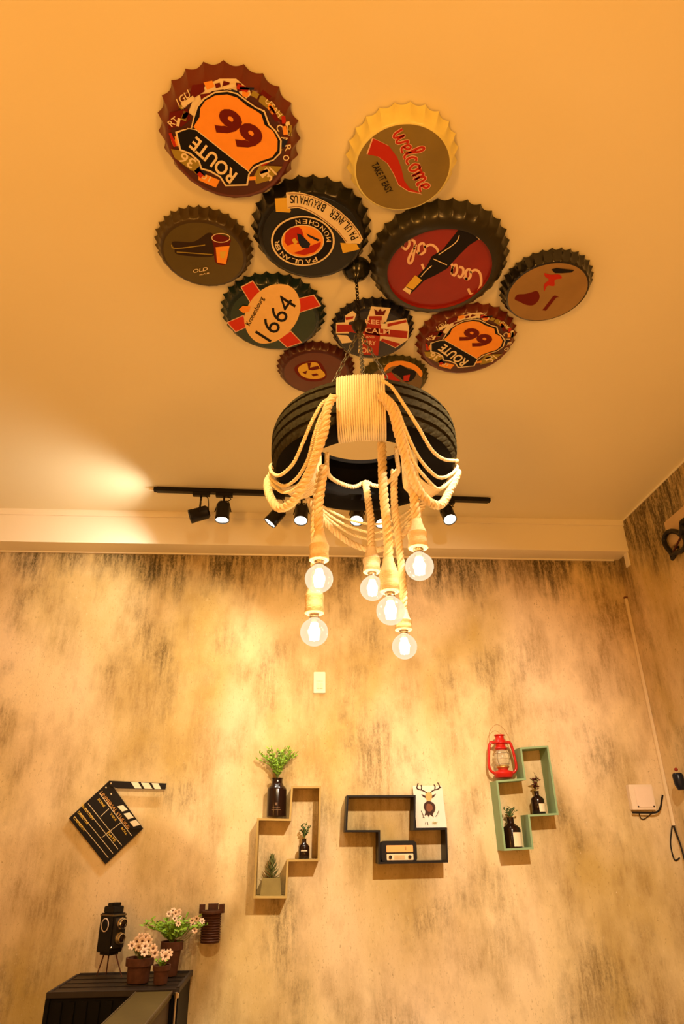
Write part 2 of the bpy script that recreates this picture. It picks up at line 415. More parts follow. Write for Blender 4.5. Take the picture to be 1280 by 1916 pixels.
def g9(x, y):
    p = az(x, y, zf1)-c1; k = R9/R1; ca, sa = math.cos(rot), math.sin(rot)
    return Vector((c9.x+k*(p.x*ca-p.y*sa), c9.y+k*(p.x*sa+p.y*ca), zf9))
A9.g = g9; shield_art(A9)
# 2: welcome ------------------------------------------------------------------------
t, A, zf, R, c = capsign((647, 858, 192, 380), 'yellow-cream bottle cap sign reading welcome TAKE IT EASY', .065, 24, gloss('pale yellow enamel', (1.05, .95, .36), .35), gloss('olive yellow enamel', (.30, .215, .035), .4), lip=.87, rf=.83)
C = lambda pts: crop(630, 170, 3.879, pts)
rib = [(265, 345), (225, 460), (300, 475), (370, 525), (415, 600), (450, 680), (520, 725), (620, 745), (530, 705), (490, 650), (470, 560), (440, 480), (380, 400), (310, 365)]
A.fill('ribbon_edge', [C([(x+(x-420)*.03-3, y+(y-540)*.03) for x, y in rib])], PINKW)
A.fill('ribbon', [C(rib)], REDP)
A.stroke('script_edge', cursive('welcome', C([(545, 510)])[0], (205/3.879, 435/3.879), (72/3.879, -36/3.879)), 6.2, PINKW)
A.stroke('script_lettering', cursive('welcome', C([(545, 510)])[0], (205/3.879, 435/3.879), (72/3.879, -36/3.879)), 4.0, REDP)
A.text('small_lettering', [('TAKE IT EASY', C([(330, 628)])[0], (115/3.879, 212/3.879), (48/3.879, -22/3.879))], INK)
# 3: black brewhouse cap ---------------------------------------------------------------
t, A, zf, R, c = capsign((469, 697, 322, 513), 'black bottle cap sign with curved cream banner and round orange emblem', .06, 28, gloss('black enamel', (.012, .012, .010), .22), gloss('black face enamel', (.014, .013, .010), .35))
C = lambda pts: crop(460, 310, 5.12, pts)
ban = [(385, 255), (460, 248), (540, 258), (660, 292), (780, 350), (900, 430), (1010, 530), (1085, 625), (1122, 700), (1095, 745), (960, 742), (930, 695), (865, 620), (780, 552), (685, 482), (590, 432), (500, 402), (400, 412)]
A.fill('banner_tail', [C([(278, 312), (390, 305), (432, 430), (420, 448), (288, 440)]), C([(905, 738), (1062, 748), (1092, 800), (930, 838)])], YEL)
A.fill('banner', [C(ban)], CREAM)
A.stroke('banner_lines', [C([(400, 268), (540, 272), (660, 306), (775, 362), (890, 440), (1000, 540), (1072, 632), (1100, 695)]), C([(405, 398), (500, 388), (600, 420), (700, 478), (800, 552), (880, 622), (945, 700), (965, 728)])], .9, MAR)
A.arc('banner_lettering', 'PAULANER BRÄUHAUS', C([(1050, 705), (990, 600), (890, 500), (770, 415), (640, 352), (520, 322), (415, 318)]), 15, INK)
E0 = lambda k, w=0: C(ell(547, 716, 305*k+w, 240*k+w, 56))
A.fill('emblem_ring', [E0(1)], CREAM); A.fill('emblem_band', [E0(.94)], INK); A.fill('emblem_inner_ring', [C(ell(545, 716, 205, 157, 48))], CREAM)
A.fill('emblem_picture', [C(ell(545, 716, 195, 147, 48))], ORG)
A.fill('red_patch', [C([(380, 640), (430, 590), (500, 575), (535, 600), (560, 680), (520, 740), (450, 740), (400, 760), (370, 720)]), C([(620, 760), (720, 720), (715, 760), (660, 820), (560, 850), (450, 830), (540, 800)])], REDP)
A.fill('navy_patch', [C([(490, 640), (530, 650), (620, 740), (600, 780), (540, 780), (510, 740)]), C([(580, 640), (710, 700), (690, 715), (600, 670)])], NAVY)
A.fill('picture_highlight', [C([(440, 700), (470, 680), (500, 720), (470, 750)])], YEL)
arcp = lambda a0, a1, k=.81: C([(547+305*k*math.cos(math.radians(a0+(a1-a0)*i/10)), 716+240*k*math.sin(math.radians(a0+(a1-a0)*i/10))) for i in range(11)])
A.arc('emblem_name', 'PAULANER', arcp(55, 190), 8.5, CREAM)
A.arc('emblem_town', 'MÜNCHEN', arcp(5, -108), 8.5, CREAM, .7)
# 4: soda cap ----------------------------------------------------------------------------
t, A, zf, R, c = capsign((688, 955, 368, 577), 'black-rimmed bottle cap sign with red centre, dark bottle and white script', .075, 32, gloss('dark olive black enamel', (.030, .026, .014), .3), gloss('deep red enamel', (.36, .022, .010), .3), rf=.735, inset=.012, amp=.022, lip=.80)
C = lambda pts: crop(630, 170, 3.879, pts)
A.stroke('script_lettering', cursive('Coca', C([(935, 1325)])[0], (-235/3.879, -75/3.879), (-10/3.879, 78/3.879)) + cursive('Cola', C([(600, 1140)])[0], (-290/3.879, -100/3.879), (-12/3.879, 84/3.879)), 4.6, PINKW)
A.fill('bottle_picture', [C([(905, 980), (850, 1050), (770, 1150), (690, 1200), (655, 1270), (600, 1330), (492, 1440), (540, 1470), (640, 1372), (710, 1340), (800, 1290), (880, 1200), (960, 1120), (1048, 1065)])], INK)
A.fill('bottle_base', [C([(900, 985), (930, 982), (1050, 1060), (1035, 1080), (985, 1030), (910, 1000)])], CREAM)
A.fill('bottle_neck_label', [C([(570, 1335), (620, 1372), (555, 1440), (500, 1418)])], YEL)
A.fill('bottle_crown', [C([(500, 1420), (545, 1445), (530, 1475), (478, 1440)])], CREAM)
A.stroke('bottle_glint', [C([(890, 1045), (860, 1100), (740, 1185)]), C([(690, 1265), (650, 1300), (610, 1345)]), C([(700, 1215), (800, 1260)])], 1.6, CREAM)
# 5: olive cap ----------------------------------------------------------------------------
t, A, zf, R, c = capsign((290, 475, 380, 530), 'dark olive bottle cap sign with a drinking glass, leftmost of the cluster', .05, 32, gloss('dark olive enamel', (.07, .045, .012), .3), gloss('olive face enamel', (.13, .095, .018), .4), amp=.03)
C = lambda pts: crop(280, 370, 3.657, pts)
A.fill('hand_shape', [C([(160, 300), (300, 300), (400, 240), (440, 260), (440, 330), (430, 400), (200, 390), (170, 345)])], colour('dark brown print', (.035, .02, .012)), smooth=True)  # dark brown print of the hand beside the glass
A.stroke('hand_lines', [C([(150, 320), (180, 345), (380, 322)]), C([(185, 370), (300, 378), (430, 388)])], 1.8, OLIVEP)
A.fill('glass_body', [C([(430, 250), (548, 275), (545, 330), (525, 450), (452, 440), (440, 340)])], MAR, smooth=True)
A.stroke('glass_rim', [C(ell(488, 272, 62, 30, 20))+C([(550, 272)])], 1.4, CREAM)
A.fill('glass_label', [C([(452, 335), (548, 325), (522, 452), (462, 440)])], ORG)
A.fill('label_emblem', [C([(480, 365), (525, 360), (515, 410), (485, 410)])], YEL)
A.text('small_lettering', [('OLD', C([(348, 490)])[0], (100/3.657, -18/3.657), (4/3.657, -26/3.657)), ('BAR', C([(378, 516)])[0], (70/3.657, -12/3.657), (3/3.657, -10/3.657))], CREAM)
# 6: tan heart cap --------------------------------------------------------------------------
t, A, zf, R, c = capsign((936, 1108, 461, 591), 'tan bottle cap sign with a red heart and letter I, rightmost of the cluster', .055, 32, gloss('glossy black enamel', (.018, .016, .012), .18, .6), gloss('worn tan enamel', (.42, .25, .08), .5), rf=.84, lip=.885, amp=.03)
C = lambda pts: crop(760, 450, 3.556, pts)
A.fill('heart', [C([(722, 390), (740, 360), (790, 355), (830, 345), (870, 335), (888, 365), (880, 400), (845, 430), (800, 428), (750, 405)])], MAR, smooth=True)
A.fill('capital_letter', [C([(905, 462), (930, 466), (1000, 378), (1018, 376), (990, 364), (975, 372), (920, 445)])], MAR)
A.fill('small_figure', [C([(920, 215), (960, 225), (1020, 225), (1035, 250), (990, 260), (985, 300), (940, 300), (920, 335), (918, 290), (950, 260), (925, 240)])], REDP, smooth=True)
A.fill('figure_hair', [C([(965, 190), (1000, 180), (1120, 195), (1100, 210), (1040, 215), (990, 215)])], INK)
# 7: 1664 cap -------------------------------------------------------------------------------
t, A, zf, R, c = capsign((412, 612, 503, 650), 'dark green bottle cap sign with red cross and cream disc numbered 1664', .05, 30, gloss('dark blue green enamel', (.012, .028, .028), .25), gloss('green face enamel', (.022, .05, .028), .35), amp=.03)
C = lambda pts: crop(280, 370, 3.657, pts)
bands = [[(630, 612), (705, 572), (760, 650), (690, 712)], [(1020, 692), (1120, 668), (1165, 738), (1030, 780)], [(535, 853), (640, 808), (665, 880), (590, 914)], [(885, 968), (965, 915), (1035, 988), (942, 1020)]]
A.fill('pale_border', [C([(sum(p[0] for p in b)/4+(x-sum(p[0] for p in b)/4)*1.13, sum(p[1] for p in b)/4+(y-sum(p[1] for p in b)/4)*1.13) for x, y in b]) for b in bands], PINKW)
A.fill('red_cross_arm', [C(b) for b in bands], colour('bright red print', (.62, .045, .02)))
A.fill('number_disc', [C([(700, 695), (765, 630), (850, 592), (950, 598), (1010, 655), (1032, 750), (1003, 850), (935, 932), (850, 985), (750, 992), (680, 935), (648, 850), (658, 770)])], colour('cream orange print', (.88, .60, .25)), smooth=True)
A.text('number_lettering', [('1664', C([(865, 822)])[0], (185/3.657, -265/3.657), (-108/3.657, -70/3.657))], INK, 0)
A.text('small_lettering', [('Kronenbourg', C([(725, 775)])[0], (100/3.657, -190/3.657), (-38/3.657, -22/3.657))], INK)
A.fill('crest', [C([(610, 760), (640, 735), (690, 740), (680, 775), (640, 785)])], ORG)
# 8: union flag cap ---------------------------------------------------------------------------
t, A, zf, R, c = capsign((618, 776, 549, 665), 'navy bottle cap sign with union flag, KEEP CALM AND CARRY ON lettering', .05, 30, gloss('navy enamel', (.014, .014, .028), .25), gloss('navy face enamel', (.022, .018, .03), .35), amp=.03)
C = lambda pts: crop(500, 540, 4, pts)
A.fill('white_patch', [C(q) for q in ([(780, 132), (925, 145), (885, 262), (740, 250)], [(585, 200), (640, 165), (668, 190), (650, 240), (580, 260)], [(515, 255), (610, 250), (612, 335), (515, 335)], [(522, 345), (600, 350), (640, 400), (560, 410)],
    [(880, 250), (1040, 222), (1062, 290), (1055, 380), (960, 445), (850, 390), (700, 380), (700, 250)], [(690, 380), (825, 375), (800, 492), (680, 482)])], CREAM)
A.fill('red_patch', [C(q) for q in ([(765, 205), (860, 205), (830, 500), (690, 490)], [(585, 215), (650, 205), (640, 225), (590, 235)], [(520, 268), (740, 270), (760, 290), (1052, 318), (1045, 372), (820, 350), (600, 322), (520, 325)],
    [(900, 262), (1040, 232), (1044, 250), (900, 285)], [(860, 372), (1000, 412), (960, 438), (850, 390)])], colour('flag red print', (.40, .035, .02)))
A.fill('crown', [C([(800, 150), (830, 170), (845, 148), (860, 170), (890, 155), (875, 198), (810, 196)])], MAR)
A.text('lettering', [('KEEP', C([(805, 248)])[0], (36, 3), (0, -8.5)), ('CALM', C([(825, 315)])[0], (46, 4), (0, -9.5)), ('AND', C([(770, 358)])[0], (16, 1.2), (0, -4.5)), ('CARRY', C([(748, 402)])[0], (32, 2), (0, -8.5)), ('ON', C([(745, 460)])[0], (20, 1), (0, -10.5))], PINKW)
# 10: brown portrait cap ------------------------------------------------------------------------
t, A, zf, R, c = capsign((517, 665, 634, 731), 'maroon-brown bottle cap sign with a small pale face, left of the hanging chain', .045, 30, gloss('brown enamel', (.085, .018, .012), .3), gloss('maroon face enamel', (.15, .028, .012), .35), amp=.03)
A.fill('portrait_ground', [C([(205, 590), (290, 545), (385, 545), (430, 600), (445, 655), (400, 690), (300, 690), (230, 650)])], MAR, smooth=True)
A.fill('portrait_face', [C([(230, 600), (262, 568), (320, 552), (375, 556), (400, 600), (432, 635), (425, 660), (370, 676), (310, 672), (255, 648)])], YEL, smooth=True)
A.fill('maroon_patch', [C([(300, 555), (330, 552), (320, 590), (380, 575), (395, 598), (340, 610), (310, 605)]), C([(262, 625), (300, 612), (290, 640)]), C([(330, 640), (370, 632), (385, 645), (345, 655)])], MAR)
# 11: green figures cap ---------------------------------------------------------------------------
t, A, zf, R, c = capsign((675, 802, 660, 742), 'green-bronze bottle cap sign with figures on an orange arch, right of the chain', .045, 30, gloss('bronze green enamel', (.075, .07, .018), .4), gloss('bronze face enamel', (.20, .12, .03), .45), amp=.03)
A.fill('orange_arch', [C([(880, 590), (920, 552), (1010, 540), (1100, 565), (1160, 620), (1150, 660), (1100, 610), (1010, 580), (930, 585), (880, 620)])], ORG, smooth=True)
A.fill('black_patch', [C([(960, 590), (1000, 570), (1050, 600), (1110, 620), (1100, 670), (1040, 700), (980, 650), (930, 620)])], INK, smooth=True)
A.fill('red_patch', [C([(860, 640), (930, 625), (960, 660), (1000, 690), (950, 700), (870, 670)]), C([(1020, 650), (1070, 640), (1060, 690), (1020, 690)])], REDP)

# ------------------------------------------------------------------ the tyre chandelier
TC = Vector((.205, 1.87, EYE+1.155)); TR = .304
AN = Vector((.205, 1.955, ZC))
ch = thing('tire_chandelier', 'hanging chandelier made of a car tyre, twisted ropes and globe bulbs', 'chandelier', AN)
b = MB()   # dome canopy on the ceiling with a stem
b.lathe([(.0001, -.072), (.012, -.072), (.016, -.062), (.03, -.052), (.048, -.034), (.056, -.014), (.058, -.0005), (.0001, -.0005)], Matrix.Translation(AN), 28)
b.build('ceiling_canopy', gloss('black canopy enamel', (.012, .013, .010), .2), ch, smooth=True)
HK = Vector((.208, 1.93, ZC-.33))
def chain(A_, B_, r=.0075, name='chain', m=BLACKM, w=.0022):
    b = MB(); d = B_-A_; L = d.length; n = max(2, int(L/(r*2.9))); z = d.normalized(); a = z.orthogonal().normalized(); c_ = z.cross(a)
    for i in range(n):
        o = A_+d*((i+.5)/n); u = a if i % 2 else c_
        pth = [o+z*(math.sin(t)*r*1.9)+u*(math.cos(t)*r) for t in (2*pi*k/12 for k in range(12))]
        b.tube(pth, w, 5, closed=True)
    return b.build(name, m, ch, smooth=True)
chain(AN+Vector((0, 0, -.07)), HK+Vector((0, 0, .015)), .006)
b = MB(); b.lathe([(.0001, -.03), (.012, -.028), (.024, -.012), (.029, .004), (.022, .02), (.008, .03), (.0001, .031)], Matrix.Translation(HK), 20)
b.build('chain_hub', BLACK, ch, smooth=True)
for a in (-95, 25, 145):
    q = TC+Vector((math.cos(math.radians(a))*.25, math.sin(math.radians(a))*.25, .095))
    chain(HK+Vector((0, 0, -.02)), q, .007, 'chain', mat('dull chain steel', (.14, .12, .08), .5, .6, .3))
# tyre
def tyre():
    fr = Matrix.Translation(TC); nA = 216
    q = [(.190, -.070), (.197, -.082), (.21, -.086), (.235, -.093), (.255, -.093), (.272, -.087), (.286, -.077)]
    liner = [(.280, .0), (.276, -.050), (.258, -.077), (.235, -.083), (.21, -.075), (.190, -.063)]
    b = MB(); b.lathe(liner+q, fr, 96); b.build('lower_sidewall', RUBBER, ch, smooth=True)
    b = MB(); b.lathe([(r_, -z) for r_, z in liner+q], fr, 96); b.build('upper_sidewall', RUBBER, ch, smooth=True)
    zs = [-.077, -.073, -.066, -.056, -.0555, -.0455, -.045, -.034, -.022, -.0215, -.0115, -.011, 0, .011, .0115, .0215, .022, .034, .045, .0455, .0555, .056, .066, .073, .077]
    def groove(z): return any(a <= abs(z) <= c_ for a, c_ in ((.0115, .0215), (.0455, .0555)))
    vs = []; fs = []
    for i in range(nA):
        th = 2*pi*i/nA
        for z in zs:
            r = TR-.018*(abs(z)/.077)**3.2
            if groove(z): r -= .009
            elif (i+int(abs(z)*160)) % 4 == 0: r -= .0022
            vs.append(fr @ Vector((r*math.cos(th), r*math.sin(th), z)))
    k = len(zs)
    for i in range(nA):
        j = (i+1) % nA
        for a in range(k-1): fs.append((i*k+a, j*k+a, j*k+a+1, i*k+a+1))
    b = MB(); b.add(vs, fs); b.build('tread', TREAD, ch)
    # pressed wire loop inside the far liner
    b = MB(); b.tube([TC+Vector((.270*math.cos(t), .270*math.sin(t), -.030-.012*abs(math.sin(t*4)))) for t in (2*pi*i/72 for i in range(72))], .0016, 5, closed=True)
    b.build('wire_loop', STEEL, ch, smooth=True)
tyre()
def rope_mesh(b, path, r, pitch=None, n=6, closed=False, hand=1):
    pitch = pitch or r*3.6
    P = spline(path, max(.004, r*.42), closed); fr = frames(P, closed); L = 0
    rs = r*.50; off = r*.54
    for s_ in range(3):
        L = 0; pts = []
        for i, p in enumerate(P):
            if i: L += (p-P[i-1]).length
            t = hand*2*pi*L/pitch+2*pi*s_/3; a, c_ = fr[i]
            pts.append(p+(a*math.cos(t)+c_*math.sin(t))*off)
        b.tube(pts, rs, n, closed)
    return b
def px(pts): return [ay(x, y, Y) for x, y, Y in pts]
# tyre section used by ropes wound round it (distance from the axis, height)
SEC = [(.286, -.084), (.308, -.045), (.312, 0), (.308, .045), (.286, .084), (.25, .100), (.23, .098), (.205, .088), (.183, .074), (.180, 0), (.183, -.074), (.205, -.091), (.23, -.098), (.255, -.099)]
def wrap(name, adeg, n, d=.0068, jit=.0022, mtl=ROPE2):
    b = MB(); R0 = .31
    for i in range(n):
        a = math.radians(adeg)+(i-(n-1)/2)*d/R0*1.0
        # windings lie side by side: shift sideways rather than fan out
        lat = (i-(n-1)/2)*d; a0 = math.radians(adeg); er = Vector((math.cos(a0), math.sin(a0), 0)); et = Vector((-math.sin(a0), math.cos(a0), 0))
        j = rnd.uniform(0, jit)
        pts = []
        for r_, z in SEC:
            rr = math.sqrt(max(.0001, (r_+.004+j)**2-lat**2)) if r_ > .2 else r_
            pts.append(TC+er*rr+et*lat+Vector((0, 0, z+(j if z > 0 else -j))))
        b.tube(spline(pts, .02, True), d*.49, 6, closed=True)
    return b.build(name, mtl, ch, smooth=True)
wrap('rope_wrap', -97, 21)
wrap('rope_wrap', 24, 11, .0085); wrap('rope_wrap', 152, 11, .0085)
# thin swags over the outside of the tyre, from the front wrap to the side wraps
def thin(path, r=.0056, name='thin_rope'):
    b = MB(); rope_mesh(b, px(path), r, n=5); b.build(name, ROPE2, ch, smooth=True)
thin([(620, 745, 1.545), (603, 755, 1.545), (583, 790, 1.56), (566, 830, 1.60), (548, 868, 1.65), (524, 889, 1.72), (509, 884, 1.80), (506, 872, 1.88), (513, 868, 1.98), (526, 872, 2.06)])
thin([(618, 752, 1.535), (600, 780, 1.545), (588, 815, 1.56), (576, 860, 1.60), (556, 894, 1.66), (533, 909, 1.73), (513, 900, 1.80), (505, 886, 1.88), (512, 880, 1.98), (526, 884, 2.06)])
thin([(618, 758, 1.530), (598, 800, 1.545), (586, 850, 1.57), (570, 890, 1.62), (552, 915, 1.68), (530, 921, 1.75), (512, 908, 1.82), (504, 892, 1.89), (512, 888, 1.98), (527, 892, 2.06)])
thin([(715, 712, 1.530), (733, 724, 1.525), (755, 756, 1.52), (783, 800, 1.54), (808, 842, 1.60), (830, 859, 1.68), (850, 862, 1.80), (856, 862, 1.88), (848, 862, 1.98), (834, 868, 2.06)])
thin([(716, 735, 1.530), (740, 758, 1.530), (757, 800, 1.54), (776, 843, 1.57), (800, 877, 1.62), (824, 894, 1.69), (846, 886, 1.79), (856, 874, 1.88), (848, 872, 1.98), (834, 880, 2.06)])
thin([(716, 742, 1.530), (742, 775, 1.530), (760, 825, 1.55), (775, 866, 1.58), (800, 898, 1.63), (822, 915, 1.70), (844, 898, 1.80), (856, 882, 1.89), (848, 882, 1.98), (834, 890, 2.06)])
# thick rope swags
def thick(path, name='thick_rope', r=.0135):
    b = MB(); rope_mesh(b, px(path), r, n=6); return b.build(name, ROPE, ch, smooth=True)
thick([(624, 742, 1.545), (612, 765, 1.535), (608, 802, 1.54), (594, 845, 1.57), (580, 882, 1.61), (563, 918, 1.65), (543, 943, 1.69), (521, 950, 1.73), (505, 928, 1.79), (501, 904, 1.86), (508, 892, 1.95), (524, 896, 2.05)])
thick([(711, 740, 1.54), (727, 752, 1.53), (741, 785, 1.535), (752, 830, 1.55), (766, 878, 1.59), (784, 918, 1.64), (808, 942, 1.69), (828, 942, 1.74), (845, 910, 1.80), (856, 886, 1.87), (850, 884, 1.96), (836, 894, 2.05)])
# rope along the inner edge of the hole
thin([(612, 848, 1.78), (612, 872, 1.86), (616, 890, 1.93), (634, 903, 1.99), (662, 911, 2.02), (684, 902, 2.03), (698, 908, 2.03), (714, 909, 2.02), (732, 897, 1.98), (745, 883, 1.91), (743, 858, 1.82), (741, 838, 1.76)], .0078, 'inner_rope')
# rear swags hung between the two back wraps
for k in range(4):
    r = (.0052, .0052, .0052, .012)[k]; dy = (0, 14, 26, 44)[k]
    pth = [(575, 920+dy*.2, 2.04), (600, 944+dy*.5, 2.07), (630, 962+dy*.8, 2.10), (662, 975+dy, 2.12), (700, 981+dy*1.1, 2.13), (735, 974+dy, 2.12), (765, 955+dy*.7, 2.09), (800, 922+dy*.2, 2.05)]
    b = MB(); rope_mesh(b, px(pth), r, n=5); b.build('thin_rope' if k < 3 else 'thick_rope', ROPE2 if k < 3 else ROPE, ch, smooth=True)
# hanging ropes, each with socket and bulb
def glass_mat():
    m = bpy.data.materials.new('clear bulb glass'); m.use_nodes = True; N = m.node_tree.nodes; L = m.node_tree.links
    N.remove(N['Principled BSDF']); out = N['Material Output']
    tr = N.new('ShaderNodeBsdfTransparent'); tr.inputs[0].default_value = (1, .95, .85, 1)
    gl = N.new('ShaderNodeBsdfGlossy'); gl.inputs['Roughness'].default_value = .08; gl.inputs[0].default_value = (1, .95, .85, 1)
    em = N.new('ShaderNodeEmission'); em.inputs[0].default_value = (1, .80, .52, 1); em.inputs[1].default_value = 1.12
    no = N.new('ShaderNodeTexNoise'); no.inputs['Scale'].default_value = 60
    mx = N.new('ShaderNodeMixShader'); mx.inputs[0].default_value = .10
    mx2 = N.new('ShaderNodeAddShader')
    mx3 = N.new('ShaderNodeMixShader'); lw = N.new('ShaderNodeLayerWeight'); lw.inputs[0].default_value = .35
    rg = N.new('ShaderNodeMapRange'); rg.inputs['To Min'].default_value = .52; rg.inputs['To Max'].default_value = .85
    L.new(lw.outputs['Facing'], rg.inputs['Value']); L.new(rg.outputs[0], mx3.inputs[0])
    L.new(tr.outputs[0], mx.inputs[1]); L.new(gl.outputs[0], mx.inputs[2])
    L.new(mx.outputs[0], mx3.inputs[1]); L.new(em.outputs[0], mx3.inputs[2])
    L.new(mx3.outputs[0], out.inputs['Surface']); return m
GLASS = glass_mat()
FIL = mat('glowing filament', (1, .9, .7), .5, emit=(1, .80, .50), es=22)
JUTE = mat('jute wound socket', (.76, .62, .40), .9, var=.2, scale=120, bump=.5)
def drop(path, bulb, Y, sock, m=ROPE, r=.0145):
    """path of photo points down to the socket top; bulb centre; socket length in metres"""
    c_ = ay(bulb[0], bulb[1], Y); P = px(path); top = c_+Vector((0, 0, .058+sock))
    P = P+[top+Vector((0, 0, .03)), top-Vector((0, 0, .01))]
    b = MB(); rope_mesh(b, P, r, n=6); rp = b.build('hanging_rope', m, ch, smooth=True)
    z0 = c_.z+.052
    b = MB(); prof = [(.0001, sock+.030), (.0155, sock+.028), (.017, sock+.016), (.0225, sock), (.0268, sock*.8)]
    nw = 14
    for i in range(nw):
        f = 1-i/nw; prof += [(.0275+.001*math.sin(f*9), sock*.78*f), (.0258, sock*.78*(f-.5/nw))]
    prof += [(.0225, .002), (.0205, .0), (.0001, .004)]
    b.lathe(prof, Matrix.Translation((c_.x, c_.y, z0)), 20); b.build('lamp_socket', JUTE, rp, smooth=True)
    b = MB(); b.lathe([(.0001, .062), (.014, .062), (.0145, .056), (.013, .053), (.0145, .050), (.013, .047), (.0145, .044), (.0135, .038), (.0125, .034)], Matrix.Translation(c_), 16)
    b.build('bulb_base', STEEL, rp, smooth=True)
    b = MB(); R = .0395
    prof = [(.0125, .046), (.013, .041), (.0175, .0355)]+[(R*math.sin(t), R*math.cos(t)) for t in np.linspace(.62, pi-.0005, 16)]
    b.lathe(prof, Matrix.Translation(c_), 28); b.build('bulb_globe', GLASS, rp, smooth=True)
    b = MB()
    for k in range(8):
        a = 2*pi*k/8; d = Vector((math.cos(a)*.012, math.sin(a)*.012, 0))
        b.tube([c_+d*.5+Vector((0, 0, .027)), c_+d+Vector((0, 0, .0)), c_+d*.8+Vector((0, 0, -.022))], .0042, 5)
    b.build('filament', FIL, rp)
    light('POINT', 'bulb_light', c_+Vector((0, 0, -.002)), 8.0, WARM, None, .02)
drop([(606, 872, 1.66), (602, 900, 1.69), (597, 940, 1.72), (596, 985, 1.735)], (597, 1083), 1.74, .062)
drop([(600, 885, 1.74), (594, 930, 1.79), (590, 985, 1.82), (590, 1060, 1.83)], (588, 1183), 1.83, .07)
drop([(684, 903, 2.02), (689, 935, 2.00), (694, 975, 1.99)], (697, 1101), 1.98, .06, r=.013)
drop([(713, 800, 1.705), (715, 850, 1.71), (717, 910, 1.72), (722, 965, 1.73), (727, 1020, 1.74)], (731, 1143), 1.75, .075)
drop([(738, 880, 1.99), (738, 940, 2.01), (745, 1000, 2.03), (751, 1060, 2.04), (755, 1120, 2.04)], (757, 1210), 2.05, .04, r=.0135)
drop([(716, 742, 1.55), (734, 768, 1.545), (746, 810, 1.56), (757, 850, 1.59), (767, 882, 1.62), (773, 915, 1.65), (777, 950, 1.67)], (785, 1060), 1.69, .062)

# ------------------------------------------------------------------ track lighting
ra, rb_ = az(293, 920, ZC-.03), az(914, 940, ZC-.03)
rail = thing('track_rail', 'long black lighting rail on the ceiling behind the chandelier', 'track rail', ((ra+rb_)/2))
rfr = frame(ra, rb_-ra, Vector((0, 1, 0))); LR = (rb_-ra).length
rfr = frame(ra, rb_-ra, Vector((0, 1, 0)))
b = MB(); b.box(0, LR, -.019, .019, 0, .030, rfr); b.build('rail_body', BLACK, rail, bevel=.002)
b = MB(); b.box(-.018, 0, -.017, .017, .004, .026, rfr); b.build('end_cap', BLACKM, rail)
b = MB(); b.box(LR, LR+.012, -.017, .017, .004, .026, rfr); b.build('end_cap', BLACKM, rail)
b = MB(); b.box(-.045, -.018, -.006, .006, .008, .020, rfr); b.build('feed_plug', CREAM, rail)
LENS = mat('glowing lamp lens', (1, .95, .85), .4, emit=(1, .92, .75), es=14)
LENS2 = mat('dimmer lamp lens', (1, .95, .85), .4, emit=(1, .88, .62), es=3.5)
wall_px = lambda x, y: ay(x, y, D)
def track(head, u, tgt, label, energy=30, spot=38, lens=LENS, L=.125, r=.044, aimed=None, col=SPOTC, blend=.9):
    """head: photo point of the cylinder centre; tgt: point of the room it faces"""
    Y = ra.y+(rb_.y-ra.y)*u; top = ra+(rb_-ra)*u
    c_ = ay(head[0], head[1], top.y-.01)
    d = (Vector(tgt)-c_).normalized()
    t = thing('track_spotlight', label, 'spotlight', top, None, 'spotlights on the black ceiling rail')
    hx = c_.x
    base = Vector((hx, top.y, top.z))
    b = MB(); b.box(-.055, .055, -.016, .016, -.022, -.0005, Matrix.Translation(base)); b.build('adapter', BLACK, t, bevel=.002)
    b = MB(); b.tube([base+Vector((0, 0, -.02)), base+Vector((0, 0, -.055))], .007, 8)
    sd = d.cross(Vector((0, 0, 1))); sd = sd.normalized() if sd.length > .05 else Vector((1, 0, 0))
    y0 = base+Vector((0, 0, -.055))
    for s_ in (-1, 1):
        b.tube(spline([y0, y0+sd*s_*.030+Vector((0, 0, -.004)), c_+sd*s_*(r+.008)], .01), .0035, 6)
    b.build('yoke', BLACK, t, smooth=True)
    fr = frame(c_, d.orthogonal(), d.cross(d.orthogonal())); 
    b = MB(); b.lathe([(.0001, -L*.5), (r*.75, -L*.5), (r*.82, -L*.47), (r, -L*.40), (r, L*.30), (r*1.04, L*.32), (r*1.04, L*.5), (r*.92, L*.5), (r*.88, L*.42)], fr, 28)
    b.build('lamp_housing', BLACK, t, smooth=True)
    b = MB(); b.lathe([(r*.89, L*.44), (r*.5, L*.455), (.0001, L*.46)], fr, 28); b.build('lens', lens, t, smooth=True)
    b = MB(); b.tube(spline([base+Vector((.02, 0, -.02)), base+Vector((.045, 0, -.04)), c_-d*L*.3+sd*.02+Vector((.02, 0, .03)), c_-d*L*.49], .01), .003, 5); b.build('power_cord', BLACKM, t, smooth=True)
    p = c_+d*(L*.52)
    light('SPOT', 'track_lamp_light', p, energy, col, p+d, .03, spot, blend)
def aim(dx, dy, dz, head): return ay(head[0], head[1], ra.y)+Vector((dx, dy, dz))
for head, u, dr, lab, en, spot, ln in (
    ((373, 962), .10, (-1, -.10, -.40), 'track spotlight at the rail left end, turned sideways to the left', 72, 130, LENS2),
    ((417, 958), .20, (.0, -.08, -1), 'second track spotlight from the left, hanging straight down', 46, 125, LENS),
    ((516, 966), .36, (-.62, .05, -.8), 'third track spotlight from the left, tilted down to the left', 46, 120, LENS),
    ((564, 962), .43, (-.06, -.35, -1), 'fourth track spotlight, just left of the hanging ropes', 46, 125, LENS),
    ((668, 964), .60, (-.1, -.5, -1), 'track spotlight glowing behind the chandelier ropes, below the tyre', 46, 125, LENS),
    ((712, 968), .67, (.1, -.4, -1), 'track spotlight half hidden behind the pale straight rope', 46, 125, LENS),
    ((838, 962), .88, (.1, -.5, -1), 'rightmost track spotlight at the right end of the rail', 34, 125, LENS)):
    track(head, u, aim(*dr, head), lab, en, spot, ln)

